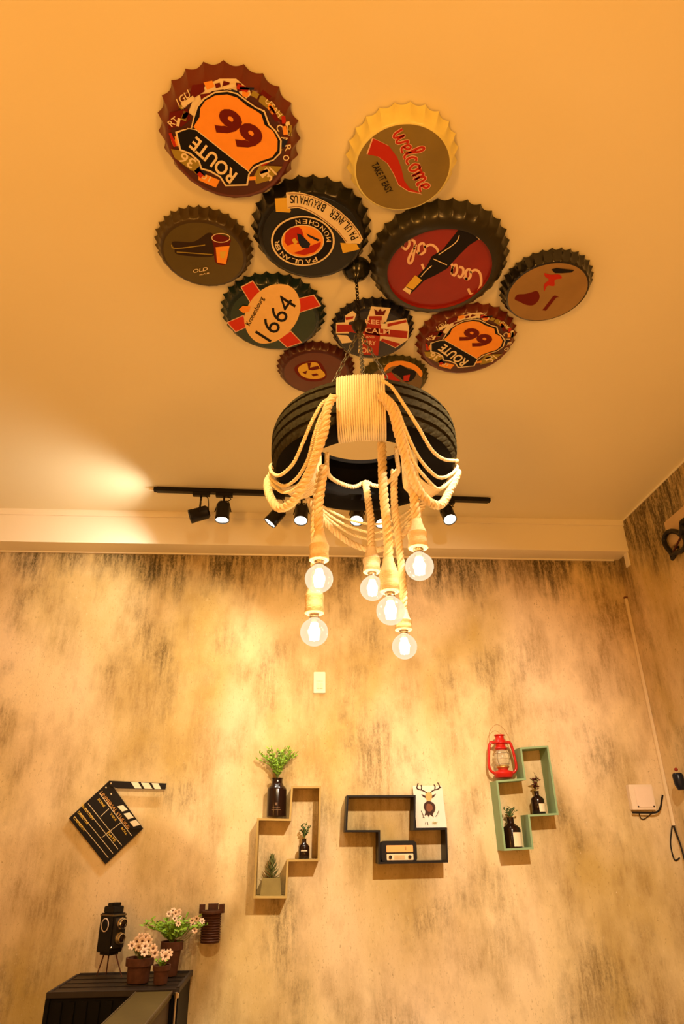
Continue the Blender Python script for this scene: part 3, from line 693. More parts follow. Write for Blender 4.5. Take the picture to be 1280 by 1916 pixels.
# ------------------------------------------------------------------ wall shelves
SD = .145
def shelf(poly, label, m, mi, th=.011):
    P = [ay(x, y, D-SD) for x, y in poly]; n = len(P)
    cx = sum(p.x for p in P)/n; cz = sum(p.z for p in P)/n
    t = thing('zigzag_wall_shelf', label, 'shelf', (cx, D, cz))
    area = sum(P[i].x*P[(i+1) % n].z-P[(i+1) % n].x*P[i].z for i in range(n)); sg = 1 if area > 0 else -1
    def nrm(i):
        d = P[(i+1) % n]-P[i]; return Vector((-d.z, 0, d.x)).normalized()*sg
    inn = []
    for i in range(n):
        a, c_ = nrm(i-1), nrm(i); k = th/(1+a.dot(c_)); inn.append(P[i]+(a+c_)*k)
    for i in range(n):
        j = (i+1) % n
        b = MB(); b.prism([P[i], P[j], inn[j], inn[i]], (0, SD-.0008, 0)); b.build('board', m, t)
    return t, P, inn
TANW = mat('light tan board', (.42, .29, .095), .5, var=.15, scale=9); BLKW = mat('black lacquered board', (.006, .004, .004), .45, var=.2, spec=.2); TEALW = mat('sage green board', (.25, .37, .20), .5, var=.12, scale=9)
shelf([(545, 1471), (601, 1471), (598, 1611), (540, 1612), (537, 1681), (474, 1681), (481, 1531), (541, 1532)], 'tan zigzag wall shelf on the left', TANW, TANW)
shelf([(649, 1488), (778, 1487.6), (777.5, 1549.6), (836.7, 1548.7), (838.5, 1614), (708, 1617), (708, 1557), (646, 1557)], 'black zigzag wall shelf in the middle holding the radio', BLKW, BLKW)
shelf([(973, 1398.7), (1026, 1394.8), (1045.7, 1524.7), (991.7, 1527.8), (998.8, 1588.9), (943.8, 1592), (928.4, 1460.5), (980.8, 1456)], 'sage green zigzag wall shelf on the right', TEALW, TEALW)

# ------------------------------------------------------------------ things on the shelves
def yfr(x, y, Y): return Matrix.Translation(ay(x, y, Y))
BROWNG = mat('dark amber glass', (.014, .005, .003), .15, var=.2, coat=.3); LABELP = colour('cream paper label', (.80, .68, .48), .7)
def leaf_spray(parent, base, n, hgt, wid, col, leaf=.018, lw=.45, name='foliage', seed=1, curl=1.0, dens=7, stems=True, vary=.3):
    R = random.Random(seed); b = MB(); sb = MB()
    for i in range(n):
        a = 2*pi*i/n*2.4+R.uniform(-.3, .3); sp = wid*R.uniform(.25, 1)
        tip = base+Vector((math.cos(a)*sp, math.sin(a)*sp*.55, hgt*R.uniform(.65, 1)*(1-.25*sp/wid)))
        mid = base.lerp(tip, .5)+Vector((-math.cos(a)*sp*.12, 0, hgt*.08))
        pth = spline([base, mid, tip], hgt/14); sb.tube(pth, .0012, 4)
        for k in range(dens):
            p = pth[int(len(pth)*(.25+.72*k/dens))]; az_ = R.uniform(0, 2*pi); el_ = R.uniform(.1, 1.1)
            d = Vector((math.cos(az_)*math.cos(el_), math.sin(az_)*math.cos(el_), math.sin(el_)*curl)).normalized()
            s_ = d.orthogonal().normalized(); l_ = leaf*R.uniform(1-vary, 1+vary); nn = d.cross(s_)
            b.add([p, p+d*l_*.35+s_*l_*lw*.5+nn*l_*.06, p+d*l_*.75+s_*l_*lw*.35+nn*l_*.03, p+d*l_, p+d*l_*.75-s_*l_*lw*.35+nn*l_*.03, p+d*l_*.35-s_*l_*lw*.5+nn*l_*.06, p+d*l_*.5],
                  [(0, 6, 1), (1, 6, 2), (2, 6, 3), (3, 6, 4), (4, 6, 5), (5, 6, 0)])
    o = b.build(name, col, parent, kind='stuff')
    if stems: sb.build('stems', mat('green stem', (.12, .16, .03), .6), parent)
    return o
def bottle(x0, x1, ytop, ysh, ybot, Y, label, neck=.36, lab=None, mt=BROWNG, name='glass_bottle', labtxt=None, cat='bottle', rim=True):
    """x0..x1 body width, ytop neck top, ysh shoulder, ybot base (photo points)"""
    B = ay((x0+x1)/2, ybot, Y); l = ay(x0, ybot, Y); r = ay(x1, ybot, Y); R = (r.x-l.x)/2
    H = ay((x0+x1)/2, ytop, Y).z-B.z; hs = ay((x0+x1)/2, ysh, Y).z-B.z; rn = R*neck*1.0
    t = thing(name, label, cat, B)
    f = Matrix.Translation(B); b = MB()
    b.lathe([(.0001, .0), (R*.92, .0), (R, .004), (R, hs*.93), (R*.93, hs), (R*.7, hs+(H-hs)*.22), (rn*1.1, hs+(H-hs)*.4), (rn, hs+(H-hs)*.5), (rn, H*.985), (rn*1.18, H*.985), (rn*1.18, H), (rn*.8, H), (rn*.8, H-.01), (.0001, H-.012)], f, 28)
    b.build('glass_body', mt, t, smooth=True)
    if lab:
        z0 = ay(lab[0], lab[3], Y).z-B.z; z1 = ay(lab[0], lab[2], Y).z-B.z
        xa = (ay(lab[0], ysh, Y).x-B.x)/R; xb = (ay(lab[1], ysh, Y).x-B.x)/R
        a0 = -pi/2+math.asin(max(-.95, xa)); a1 = -pi/2+math.asin(min(.95, xb))
        b = MB(); b.lathe([(R+.0006, z0), (R+.0006, z1)], f, 10, a0, a1); b.build('paper_label', LABELP, t)
    return t, B, H, R
GRN = mat('fresh green leaf', (.24, .42, .04), .5, var=.5, scale=60); DGRN = mat('dark green leaf', (.06, .11, .035), .5, var=.4, scale=60); RUSTL = mat('dark red leaf', (.10, .018, .014), .5, var=.4, scale=60)
GREYG = mat('grey green succulent', (.15, .17, .06), .6, var=.4, scale=60)
Ys = D-.075
t, B, H, R = bottle(498.5, 535, 1456, 1474, 1528.5, Ys, 'tall dark amber bottle with bright green sprigs on the tan shelf', .56, name='bottle_vase', cat='vase')
leaf_spray(t, B+Vector((0, 0, H-.005)), 36, .21, .15, GRN, .019, .5, seed=3, dens=20)
f_ = Matrix.Translation(B)
b = MB(); a_ = Art(t, lambda x, y: Vector((B.x+x, B.y-R-.0004, B.z+y)), (0, -1, 0))
b.lathe([(R+.0008, .035), (R+.0008, .038)], f_, 8, -pi/2-.5, -pi/2+.5); b.lathe([(R+.0008, .045), (R+.0008, .048)], f_, 8, -pi/2-.4, -pi/2+.4); b.lathe([(R+.0008, .060), (R+.0008, .075)], f_, 4, -pi/2-.12, -pi/2+.12)
b.build('embossed_mark', mat('faded gold print', (.16, .09, .05), .5), t)
t, B, H, R = bottle(558.5, 579, 1569, 1583, 1609, Ys, 'small black bottle with dark leaves in the right bay of the tan shelf', .4, name='bottle_vase', cat='vase', lab=None)
b = MB(); b.lathe([(R+.0008, .045), (R+.0008, .049)], Matrix.Translation(B), 8, -pi/2-.6, -pi/2+.6); b.build('printed_line', LABELP, t)
leaf_spray(t, B+Vector((0, 0, H-.005)), 7, .10, .05, DGRN, .017, .55, seed=5, dens=8)
# tapered pot with succulent
B = ay(507, 1679, Ys); t = thing('succulent_pot', 'tapered olive glass pot with a spiky succulent, bottom of the tan shelf', 'plant', B)
b = MB(); f = Matrix.Translation(B) @ Matrix.Rotation(pi/4, 4, 'Z')
b.lathe([(.0001, 0), (.082*1.0, 0), (.084, .003), (.071, .098), (.066, .098), (.066, .088), (.0001, .088)], f, 4); b.build('pot', mat('olive smoked glass', (.20, .15, .05), .25, var=.25, coat=.5), t)
b = MB()
for i in range(46):
    k = i/46; a = i*2.4; z = .09+.115*k; r0 = .045*(1-k)**.7+.006
    p = B+Vector((0, 0, z)); d = Vector((math.cos(a), math.sin(a), .5+k)).normalized(); s_ = d.cross(Vector((0, 0, 1))).normalized(); l_ = r0*1.15+.006
    b.add([p-s_*.004, p+s_*.004, p+d*l_*.6+s_*.0065, p+d*l_*.6-s_*.0065, p+d*l_+Vector((0, 0, .008)), p+d*l_*.6+Vector((0, 0, -.004))], [(0, 1, 2, 3), (3, 2, 4), (0, 5, 1), (1, 5, 2), (3, 5, 0), (2, 5, 4), (4, 5, 3)])
b.build('succulent_leaves', GREYG, t, kind='stuff')

# radio
B0 = ay(746, 1613.2, Ys+.0); sc = (ay(780, 1613, Ys)-ay(713, 1613, Ys)).x
t = thing('retro_radio', 'small retro radio with orange dial inside the black shelf', 'radio', B0)
wR, hR, dR = sc, ay(746, 1573, Ys-.03).z-B0.z, .075
f = Matrix.Translation(B0)
def rrect(w, h, r, n=5, x=0, z=0):
    o = []
    for cx, cz, a in ((w/2-r, h/2-r, 0), (-w/2+r, h/2-r, 90), (-w/2+r, -h/2+r, 180), (w/2-r, -h/2+r, 270)):
        for i in range(n+1):
            t_ = math.radians(a+90*i/n); o.append((x+cx+r*math.cos(t_), z+cz+r*math.sin(t_)))
    return o
hh = hR/2
b = MB(); b.prism([f @ Vector((x, -dR/2, z+hh)) for x, z in rrect(wR, hR, .022)], (0, dR, 0)); b.build('casing', BLKW, t, smooth=True, bevel=.003)
b = MB(); b.prism([f @ Vector((x, -dR/2-.004, z)) for x, z in rrect(wR*.74, hR*.32, .004, x=.004, z=hR*.63)], (0, .003, 0)); b.build('dial', mat('orange radio dial', (.88, .42, .14), .4), t)
b = MB(); b.prism([f @ Vector((x, -dR/2-.004, z)) for x, z in rrect(wR*.74, hR*.30, .004, x=.004, z=hR*.25)], (0, .003, 0)); b.build('control_panel', mat('pale radio panel', (.82, .62, .40), .4), t)
for s_ in (-1, 1):
    kf = frame(B0+Vector((.004+s_*wR*.27, -dR/2-.004, hR*.25)), (1, 0, 0), (0, 0, 1))
    b = MB(); b.lathe([(.0001, .012), (.008, .012), (.009, .009), (.0095, 0)], kf, 16); b.build('knob', BLACK, t, smooth=True)
b = MB(); b.box(wR*.18, wR*.185+.001, -dR/2-.0055, -dR/2-.0045, hR*.56, hR*.72, f); b.build('needle', BLACK, t)
b = MB()
for k in range(7): b.box(-wR*.15+k*.0, wR*.15, -dR/2-.0052, -dR/2-.0045, hR*(.14+.03*k), hR*(.147+.03*k), f)
b.build('panel_lines', OLIVEP, t)

# deer picture
p0, p1 = ay(779.5, 1549, D-.09), ay(836, 1548, D-.09); top = ay(806, 1470, D-.03)
B = (p0+p1)/2; B.z += .001
t = thing('deer_picture', 'white panel with a painted stag head standing on the black shelf', 'picture', B)
wv = p1-p0; uv = Vector((B.x, D-.035, top.z))-B; nv = wv.cross(uv).normalized()
if nv.y > 0: nv = -nv
b = MB(); b.prism([p0, p1, p1+uv, p0+uv], -nv*.008); b.build('canvas', mat('white canvas', (.72, .66, .56), .7, var=.05), t)
def gd(x, y):
    d = ray(x, y); k = (B-CAMP).dot(nv)/d.dot(nv); return CAMP+d*k
A = Art(t, gd, nv)
C = lambda pts: crop(630, 1440, 5.565, pts)
DB = colour('dark brown paint', (.045, .018, .010)); MB_ = colour('brown paint', (.20, .07, .03))
A.stroke('antlers', [C([(940, 240), (890, 215), (840, 200), (838, 175), (850, 140)]), C([(880, 212), (885, 185), (878, 160)]), C([(850, 205), (828, 185)]), C([(975, 240), (1010, 215), (1060, 200), (1070, 170), (1050, 135)]), C([(1020, 210), (1025, 180), (1012, 155)]), C([(1062, 198), (1088, 180)])], 2.2, DB)
A.fill('brown_patch', [C([(880, 255), (930, 275), (935, 300), (900, 285)]), C([(985, 275), (1035, 250), (1010, 290), (985, 298)])], DB)
A.fill('head', [C([(925, 250), (960, 235), (990, 252), (990, 300), (970, 335), (945, 335), (930, 300)])], colour('golden brown paint', (.62, .36, .12)), smooth=True)
A.fill('neck', [C([(945, 330), (975, 330), (1020, 365), (1025, 420), (1000, 470), (1010, 495), (970, 470), (960, 500), (945, 470), (915, 480), (925, 440), (905, 390), (915, 350)])], DB, smooth=True)
A.fill('chest', [C([(940, 360), (985, 365), (1000, 410), (970, 440), (935, 420)])], MB_, smooth=True)
A.stroke('grass', [C([(880, 430), (905, 490)]), C([(895, 495), (915, 500)]), C([(1065, 425), (1040, 480)]), C([(1030, 490), (1045, 470)]), C([(930, 545), (920, 570)]), C([(945, 545), (950, 575)])], 1.1, DB)
A.text('caption', [('deer', C([(1022, 552)])[0], (10, 0), (0, -6))], OLIVEP)

# lantern
Yl = D-.075; B = ay(943, 1455.5, Yl); t = thing('hurricane_lantern', 'red hurricane lantern with wire handle on the green shelf', 'lantern', B)
REDL = mat('red lantern paint', (.50, .014, .008), .35, var=.2, coat=.3)
s = (ay(967, 1440, Yl)-ay(910, 1440, Yl)).x/57.0    # metres per photo pixel
hz = lambda y: (ay(943, y, Yl).z-B.z)
f = Matrix.Translation(B)
b = MB(); b.lathe([(.0001, 0), (15*s, 0), (16.5*s, hz(1454)), (17.5*s, hz(1447)), (15*s, hz(1443)), (9*s, hz(1441)), (9*s, hz(1438)), (.0001, hz(1438))], f, 28); b.build('fuel_tank', REDL, t, smooth=True)
b = MB(); b.lathe([(9*s, hz(1439)), (12*s, hz(1436)), (12*s, hz(1434)), (8*s, hz(1432)), (.0001, hz(1432))], f, 24); b.build('burner', mat('brass burner', (.6, .36, .12), .35, .8), t, smooth=True)
def lglass():
    m = bpy.data.materials.new('lantern glass'); m.use_nodes = True; N = m.node_tree.nodes; L = m.node_tree.links
    out = N['Material Output']; pb = N['Principled BSDF']; pb.inputs['Base Color'].default_value = (.85, .75, .5, 1); pb.inputs['Roughness'].default_value = .12
    tr = N.new('ShaderNodeBsdfTransparent'); mx = N.new('ShaderNodeMixShader'); mx.inputs[0].default_value = .35
    L.new(tr.outputs[0], mx.inputs[1]); L.new(pb.outputs[0], mx.inputs[2]); L.new(mx.outputs[0], out.inputs['Surface']); return m
b = MB(); b.lathe([(9*s, hz(1434)), (13*s, hz(1428)), (15*s, hz(1420)), (13.5*s, hz(1411)), (9.5*s, hz(1405)), (8.5*s, hz(1402))], f, 28); b.build('glass_globe', lglass(), t, smooth=True)
b = MB()
for z_, rr in ((1430, 13.2), (1420, 15.6), (1410, 13.8)): b.tube([B+Vector((math.cos(q)*rr*s, math.sin(q)*rr*s, hz(z_))) for q in np.linspace(0, 2*pi, 24, endpoint=False)], .0012, 5, closed=True)
for k in range(4):
    q = pi/4+k*pi/2; b.tube([B+Vector((math.cos(q)*r_*s, math.sin(q)*r_*s, hz(z_))) for z_, r_ in ((1434, 10), (1428, 14), (1420, 15.8), (1411, 14), (1404, 10))], .0012, 5)
b.build('wire_guard', STEEL, t, smooth=True)
b = MB(); b.lathe([(8.6*s, hz(1404)), (12*s, hz(1401)), (11.5*s, hz(1399)), (9*s, hz(1397)), (9.5*s, hz(1393)), (12.5*s, hz(1391)), (12*s, hz(1388)), (8*s, hz(1383)), (8*s, hz(1378)), (9.6*s, hz(1377)), (9.6*s, hz(1375)), (.0001, hz(1374))], f, 28); b.build('chimney', REDL, t, smooth=True)
for sg in (-1, 1):
    b = MB(); pth = [(15*s*sg, 1448), (23*s*sg, 1442), (25.5*s*sg, 1432), (23.5*s*sg, 1410), (20.5*s*sg, 1393), (18*s*sg, 1389), (10*s*sg, 1390)]
    b.tube(spline([B+Vector((x, 0, hz(y))) for x, y in pth], .008), 2.6*s, 10); b.build('side_tube', REDL, t, smooth=True)
b = MB(); b.tube(spline([B+Vector((x*s, -.003, hz(y))) for x, y in ((-21, 1391), (-19, 1372), (-11, 1360), (-2, 1356), (8, 1362), (16, 1376), (21, 1391))], .006), .0013, 5); b.build('wire_handle', mat('copper wire', (.5, .25, .1), .4, .7), t, smooth=True)

Yt = D-.075
t, B, H, R = bottle(944.5, 978, 1529, 1549, 1591, Yt, 'dark bottle with tall cream label and dark green sprig, lower in the green shelf', .38, (954, 971.5, 1557.5, 1584), name='bottle_vase', cat='vase')
leaf_spray(t, B+Vector((0, 0, H-.005)), 9, .075, .045, DGRN, .017, .5, seed=8, dens=7)
t, B, H, R = bottle(997, 1021, 1480, 1494, 1523.5, Yt, 'smaller dark bottle with square label and dark red leaves in the green shelf', .36, (1003, 1018, 1504, 1519), name='bottle_vase', cat='vase')
leaf_spray(t, B+Vector((0, 0, H-.005)), 6, .13, .03, RUSTL, .022, .6, seed=9, dens=8)

# ------------------------------------------------------------------ wall fittings
def wallbox(x0, y0, x1, y1, d, name, label, cat, m, bev=.003):
    a, c_ = ay(x0, y0, D-d), ay(x1, y1, D-d); t = thing(name, label, cat, ((a.x+c_.x)/2, D, (a.z+c_.z)/2))
    MB().box(a.x, c_.x, D-d, D-.0006, c_.z, a.z).build('plate', m, t, bevel=bev); return t, a, c_
IVORY = mat('ivory plastic', (.86, .78, .56), .4, var=.04)
t, a, c_ = wallbox(587, 1257, 609, 1297, .012, 'wall_switch', 'cream wall switch plate below the hanging bulbs', 'switch', IVORY)
w_ = c_.x-a.x; h_ = a.z-c_.z
for k in (0, 1):
    MB().box(a.x+w_*(.24+.30*k), a.x+w_*(.46+.30*k), D-.0165, D-.012, c_.z+h_*.22, c_.z+h_*.48).build('rocker', mat('greyed plastic', (.72, .64, .46), .4), t, bevel=.001)
MB().box(a.x+w_*.22, a.x+w_*.78, D-.0145, D-.012, c_.z+h_*.56, c_.z+h_*.82).build('raised_panel', IVORY, t, bevel=.001)
# small white box on the right with its cables
t, a, c_ = wallbox(1176, 1468, 1229, 1515, .045, 'router_box', 'square white plastic box with black cable, by the right corner', 'box', mat('white plastic box', (.80, .66, .50), .4, var=.04))
w_ = c_.x-a.x; h_ = a.z-c_.z
MB().box(a.x+w_*.2, c_.x-w_*.06, D-.049, D-.045, c_.z+h_*.10, a.z-h_*.10).build('cover', mat('white plastic cover', (.82, .66, .52), .4, var=.04), t, bevel=.002)
for k in (.24, .9):
    b = MB(); b.lathe([(.0001, .003), (.004, .003), (.0045, 0)], frame((a.x+w_*k, D-.049, c_.z+h_*.13), (1, 0, 0), (0, 0, 1)), 10); b.build('screw', BLACKM, t)
tag(MB().tube(spline(px([(1183, 1520, D-.03), (1200, 1520.5, D-.035), (1228, 1520, D-.035), (1236, 1510, D-.03), (1238, 1498, D-.02), (1240, 1488, D-.01)]), .01), .0058, 8).build('power_cable', BLACKM, smooth=True), 'thick black cable running under the white box and up its right side', 'cable')
tag(MB().tube(spline(px([(1196, 1519, D-.02), (1198, 1529, D-.012), (1204, 1533, D-.008), (1216, 1525, D-.008), (1222, 1518, D-.02)]), .008), .0028, 6).build('looped_wire', BLACKM, smooth=True), 'thin loose wire looped below the white box', 'cable')
# conduit in the corner
q0, q1 = ay(1172, 1119, D-.018), ay(1262, 1545, D-.018)
t = thing('cable_conduit', 'slim cream plastic conduit running down the back right corner', 'conduit', (XR-.02, D, q1.z))
MB().box(XR-.021, XR-.0006, D-.018, D-.0006, q1.z, q0.z).build('channel', mat('cream plastic channel', (.80, .66, .44), .5, var=.05), t, bevel=.003)
MB().box(XR-.023, XR-.0006, D-.020, D-.0006, q0.z+.0005, q0.z+.012).build('end_cap', mat('brown plastic cap', (.18, .07, .03), .5), t)
tag(MB().tube(spline([Vector((XR-.02, D-.012, q1.z)), ay(1256, 1560, D-.008), ay(1255, 1580, D-.008), ay(1259, 1600, D-.008), ay(1264, 1610, D-.008), ay(1272, 1605, D-.008)], .01), .004, 6).build('hanging_cable', BLACKM, smooth=True), 'thin dark cable hanging from the conduit end along the back wall', 'cable')
tag(MB().tube(spline([Vector((XR-.012, D-.014, q1.z)), ax(1268, 1566, XR-.008), ax(1272, 1577, XR-.008), ax(1276, 1590, XR-.008), ax(1290, 1640, XR-.008)], .01), .005, 6).build('black_cable', BLACKM, smooth=True), 'black cable from the conduit end crossing onto the right wall', 'cable')
# right wall: pale panel with black iron ring, and black lamp
q = [ax(1242, 978, XR-.012), ax(1290, 975, XR-.012), ax(1290, 1030, XR-.012), ax(1244, 1022, XR-.012)]
t = thing('wall_ornament', 'black iron ring with a diagonal spoke mounted on the right wall', 'ornament', (XR, q[0].y, q[0].z))
za, zb = q[0].z, q[2].z-.02; ya = q[0].y
MB().box(XR-.012, XR-.0006, ya-.34, ya, ax(1250, 1030, XR).z, za).build('back_panel', mat('pale wood panel', (.62, .45, .26), .5), t, bevel=.002)
C = lambda pts: [ax(x, y, XR-.035) for x, y in crop(1200, 950, 15.96, pts)]
ring = C([(900, 700), (780, 740), (700, 860), (680, 980), (720, 1110), (800, 1230), (900, 1350), (960, 1400), (1080, 1330), (1200, 1290), (1300, 1200), (1340, 1050), (1300, 900), (1180, 790), (1040, 715)])
b = MB(); b.tube(spline(ring, .012, True), .016, 8, closed=True); b.build('ring', BLACK, t, smooth=True)
b = MB(); b.tube(C([(950, 1330), (1190, 860)]), .006, 8); b.build('spoke', mat('dark rusty iron', (.08, .02, .015), .5), t, smooth=True)
b = MB(); b.tube(C([(900, 1380), (935, 1520), (1010, 1400)]), .014, 8); b.build('pointed_foot', BLACK, t, smooth=True)
b = MB(); b.tube(spline(C([(1190, 840), (1250, 650), (1240, 450), (1350, 380)]), .02), .022, 8); b.build('arm', BLACK, t, smooth=True)
for p in (C([(1000, 1180)])[0],):
    b = MB(); b.tube([p+Vector((.001, 0, 0)), p+Vector((.024, 0, 0))], .01, 10); b.build('mounting_pin', BLACK, t)
c0, c1_ = ax(1267, 1447, XR-.05), ax(1275, 1478, XR-.05)
t = thing('wall_lamp', 'small black lamp with red tip on the right wall beside the conduit', 'lamp', (XR, c0.y, c0.z))
ff = frame(c0, (c1_-c0), (1, 0, 0)); Lc = (c1_-c0).length
f2 = frame(c0, (1, 0, 0), (c0-c1_).cross(Vector((1, 0, 0))))
dz = (c1_-c0).normalized(); f2 = frame(c0, Vector((1, 0, 0)), dz.cross(Vector((1, 0, 0))))
b = MB(); b.tube([c0, c0.lerp(c1_, .15), c0.lerp(c1_, .7), c1_], [.026, .032, .030, .018], 12); b.build('housing', mat('blue black enamel', (.008, .010, .018), .3), t, smooth=True)
b = MB(); b.ball(c0-dz*.022, .011); b.build('red_tip', mat('dull red plastic', (.3, .04, .02), .5), t, smooth=True)
b = MB(); b.tube([c0.lerp(c1_, .5)+Vector((.02, 0, 0)), Vector((XR-.0006, c0.lerp(c1_, .5).y, c0.lerp(c1_, .5).z))], .009, 8); b.build('bracket', BLACK, t)

# ------------------------------------------------------------------ clapperboard
C = lambda pts: crop(110, 1440, 5.82, pts)
yc = D-.018
def g(x, y): return ay(x, y, yc)
cor = [g(*p) for p in C([(545, 125), (110, 530), (505, 1030), (915, 640)])]
t = thing('clapperboard', 'black film clapperboard with white lines and open striped arm, hung tilted on the wall', 'clapperboard', (cor[0]+cor[2])/2)
b = MB(); b.prism(cor, (0, .012, 0)); b.build('slate', mat('black slate board', (.009, .007, .007), .6, var=.2, spec=.2), t)
A = Art(t, g, (0, -1, 0))
WH = colour('chalk white print', (.72, .62, .42)); WH2 = colour('white stripe paint', (.88, .76, .58))
A.stroke('slate_lines', [C(q) for q in ([(440, 255), (795, 720)], [(320, 370), (685, 825)], [(290, 420), (645, 865)], [(230, 470), (590, 912)], [(170, 510), (540, 960)], [(545, 425), (455, 512)], [(672, 580), (470, 740)])], 1.1, WH, False)
r_ = (.62, .785); u_ = (.785, -.62)
def tx(s_, c__, L_, H_): return (s_, C([c__])[0], (r_[0]*L_/5.82, r_[1]*L_/5.82), (u_[0]*H_/5.82, u_[1]*H_/5.82))
A.text('slate_title', [tx('UNIVERSAL STUDIOS', (615, 440), 500, 42)], colour('orange cream print', (.75, .42, .16)))
A.text('slate_lettering', [tx('SCENE', (465, 360), 110, 26), tx('TAKE', (595, 515), 95, 24), tx('ROLL', (715, 670), 95, 24), tx('PRODUCTION', (312, 458), 200, 30), tx('DIRECTOR', (268, 525), 170, 30), tx('CAMERA', (225, 590), 190, 30), tx('DATE', (575, 730), 130, 28)], YEL)
bar = [g(*p) for p in C([(535, 135), (600, 120), (925, 635), (880, 680)])]
for q in bar: q.y -= .0
b = MB(); b.prism([p+Vector((0, -.006, 0)) for p in [g(*p) for p in C([(540, 128), (600, 200), (920, 640), (800, 650), (480, 230)])]], (0, .0055, 0)); b.build('lower_clapstick', BLACKM, t)
A2 = Art(t, lambda x, y: ay(x, y, yc-.0066), (0, -1, 0))
A2.fill('white_patch', [C(q) for q in ([(635, 400), (700, 385), (752, 437), (690, 458)], [(705, 482), (770, 465), (817, 520), (755, 542)], [(770, 568), (840, 545), (887, 600), (815, 622)])], WH2)
A2.fill('round_screw', [C(ell(515, 195, 9, 9, 10)), C(ell(572, 265, 9, 9, 10))], WH)
b = MB(); b.prism([ay(*p, yc-.0135) for p in C([(545, 120), (1172, 150), (1160, 215), (640, 205), (560, 180)])], (0, .0065, 0)); b.build('upper_clapstick', BLACKM, t)
A3 = Art(t, lambda x, y: ay(x, y, yc-.0142), (0, -1, 0))
A3.fill('white_patch', [C(q) for q in ([(785, 135), (865, 139), (905, 205), (830, 205)], [(895, 141), (980, 145), (1020, 209), (935, 207)], [(1010, 146), (1085, 149), (1115, 211), (1045, 210)])], WH2)
b = MB(); p = ay(*C([(567, 150)])[0], yc-.0135); b.lathe([(.0001, .003), (.005, .002), (.006, 0)], frame(p, (1, 0, 0), (0, 0, 1)), 12); b.build('hinge_bolt', STEEL, t)

# ------------------------------------------------------------------ screw shaped wall vase
Yv = D-.062; B = ay(392.5, 1764, Yv); s = (ay(411, 1740, Yv)-ay(374, 1740, Yv)).x/37
t = thing('screw_wall_vase', 'rust-brown wall vase shaped like a threaded bolt with a notched rim', 'vase', B)
hz = lambda y: ay(392.5, y, Yv).z-B.z
RUST = mat('rusty brown ceramic', (.075, .027, .013), .6, var=.5, scale=50, bump=.3)
prof = [(.0001, 0), (17*s, 0), (17.5*s, .004)]; H = hz(1708); n = 11
for i in range(n): prof += [(16.6*s, .006+(H-.008)*i/n), (19*s, .006+(H-.008)*(i+.45)/n), (18.6*s, .006+(H-.008)*(i+.6)/n)]
prof += [(17*s, H), (14*s, H), (14*s, H-.04), (.0001, H-.04)]
b = MB(); b.lathe(prof, Matrix.Translation(B), 36); b.build('threaded_body', RUST, t, smooth=True)
b = MB(); h0, h1 = hz(1708), hz(1692)
for a0, a1 in ((-25, 25), (65, 115), (155, 205), (245, 295)):
    if a0 == 245: h_1 = h0+(h1-h0)*.18
    else: h_1 = h1
    for k in range(5):
        q0, q1 = math.radians(a0+(a1-a0)*k/5), math.radians(a0+(a1-a0)*(k+1)/5)
        pt = lambda r_, q_, z_: B+Vector((r_*math.cos(q_), r_*math.sin(q_), z_))
        b.hexa([pt(15*s, q0, h0-.001), pt(24*s, q0, h0-.001), pt(24*s, q1, h0-.001), pt(15*s, q1, h0-.001), pt(15*s, q0, h_1), pt(24*s, q0, h_1), pt(24*s, q1, h_1), pt(15*s, q1, h_1)])
b.lathe([(14*s, h0), (22*s, h0), (22*s, h0+.012), (14*s, h0+.012), (14*s, h0)], Matrix.Translation(B), 32)
b.build('notched_rim', RUST, t)
MB().box(B.x-.012, B.x+.012, Yv+.045, D-.0006, B.z+H*.6, B.z+H*.8).build('wall_bracket', RUST, t)

# ------------------------------------------------------------------ black cabinet and what stands on it
ZT = EYE-.6297; X0, X1, Y0, Y1 = -1.155, -.535, 3.905, D-.003
t = thing('black_cabinet', 'black metal container cabinet at the bottom left with ribbed sides', 'cabinet', ((X0+X1)/2, (Y0+Y1)/2, 0))
CAB = mat('black container steel', (.004, .0035, .004), .6, var=.3, spec=.15); CABT = mat('worn dark brown top', (.020, .012, .007), .5, var=.5, scale=14); CABE = mat('brown grey steel edge', (.035, .026, .022), .5, var=.3)
MB().box(X0+.012, X1-.012, Y0+.012, Y1, .03, ZT-.014).build('body', CAB, t)
MB().box(X0+.01, X1-.01, Y0+.01, Y1, ZT-.014, ZT-.004).build('top_panel', CABT, t)
b = MB(); b.box(X0, X1, Y0, Y0+.016, ZT-.025, ZT).build('edge_rail', CABE, t, bevel=.002)
MB().box(X0, X0+.016, Y0+.0165, Y1, ZT-.02, ZT).build('edge_rail', CABE, t, bevel=.002)
MB().box(X1-.016, X1, Y0+.0165, Y1, ZT-.02, ZT+.006).build('edge_rail', CABE, t, bevel=.002)
MB().box(X0+.0165, X1-.0165, Y1-.016, Y1, ZT-.02, ZT+.004).build('edge_rail', CABE, t, bevel=.002)
for k in range(3):
    yy = Y0+.12+k*.11; MB().box(X0+.02+k*.0, X1-.02, yy, yy+.012, ZT-.0045, ZT-.001).build('top_slat', CABT, t)
for x_ in (X0, X1-.02):
    MB().box(x_, x_+.02, Y0, Y0+.02, .0, ZT-.0255).build('corner_post', CAB, t, bevel=.002)
for k in range(9):
    x_ = X0+.05+k*.058
    MB().box(x_, x_+.03, Y0+.002, Y0+.0115, .06, ZT-.04).build('rib', CAB, t, bevel=.002)
b = MB(); b.tube([Vector((X1-.012, Y0-.012, .1)), Vector((X1-.012, Y0-.012, ZT-.01))], .006, 8); b.build('locking_bar', STEEL, t, smooth=True)
b = MB(); b.lathe([(.0001, 0), (.012, 0), (.012, .02), (.0001, .02)], Matrix.Translation((X1-.010, Y0-.012, ZT-.032)), 14); b.build('bar_cap', CHROME, t, smooth=True)
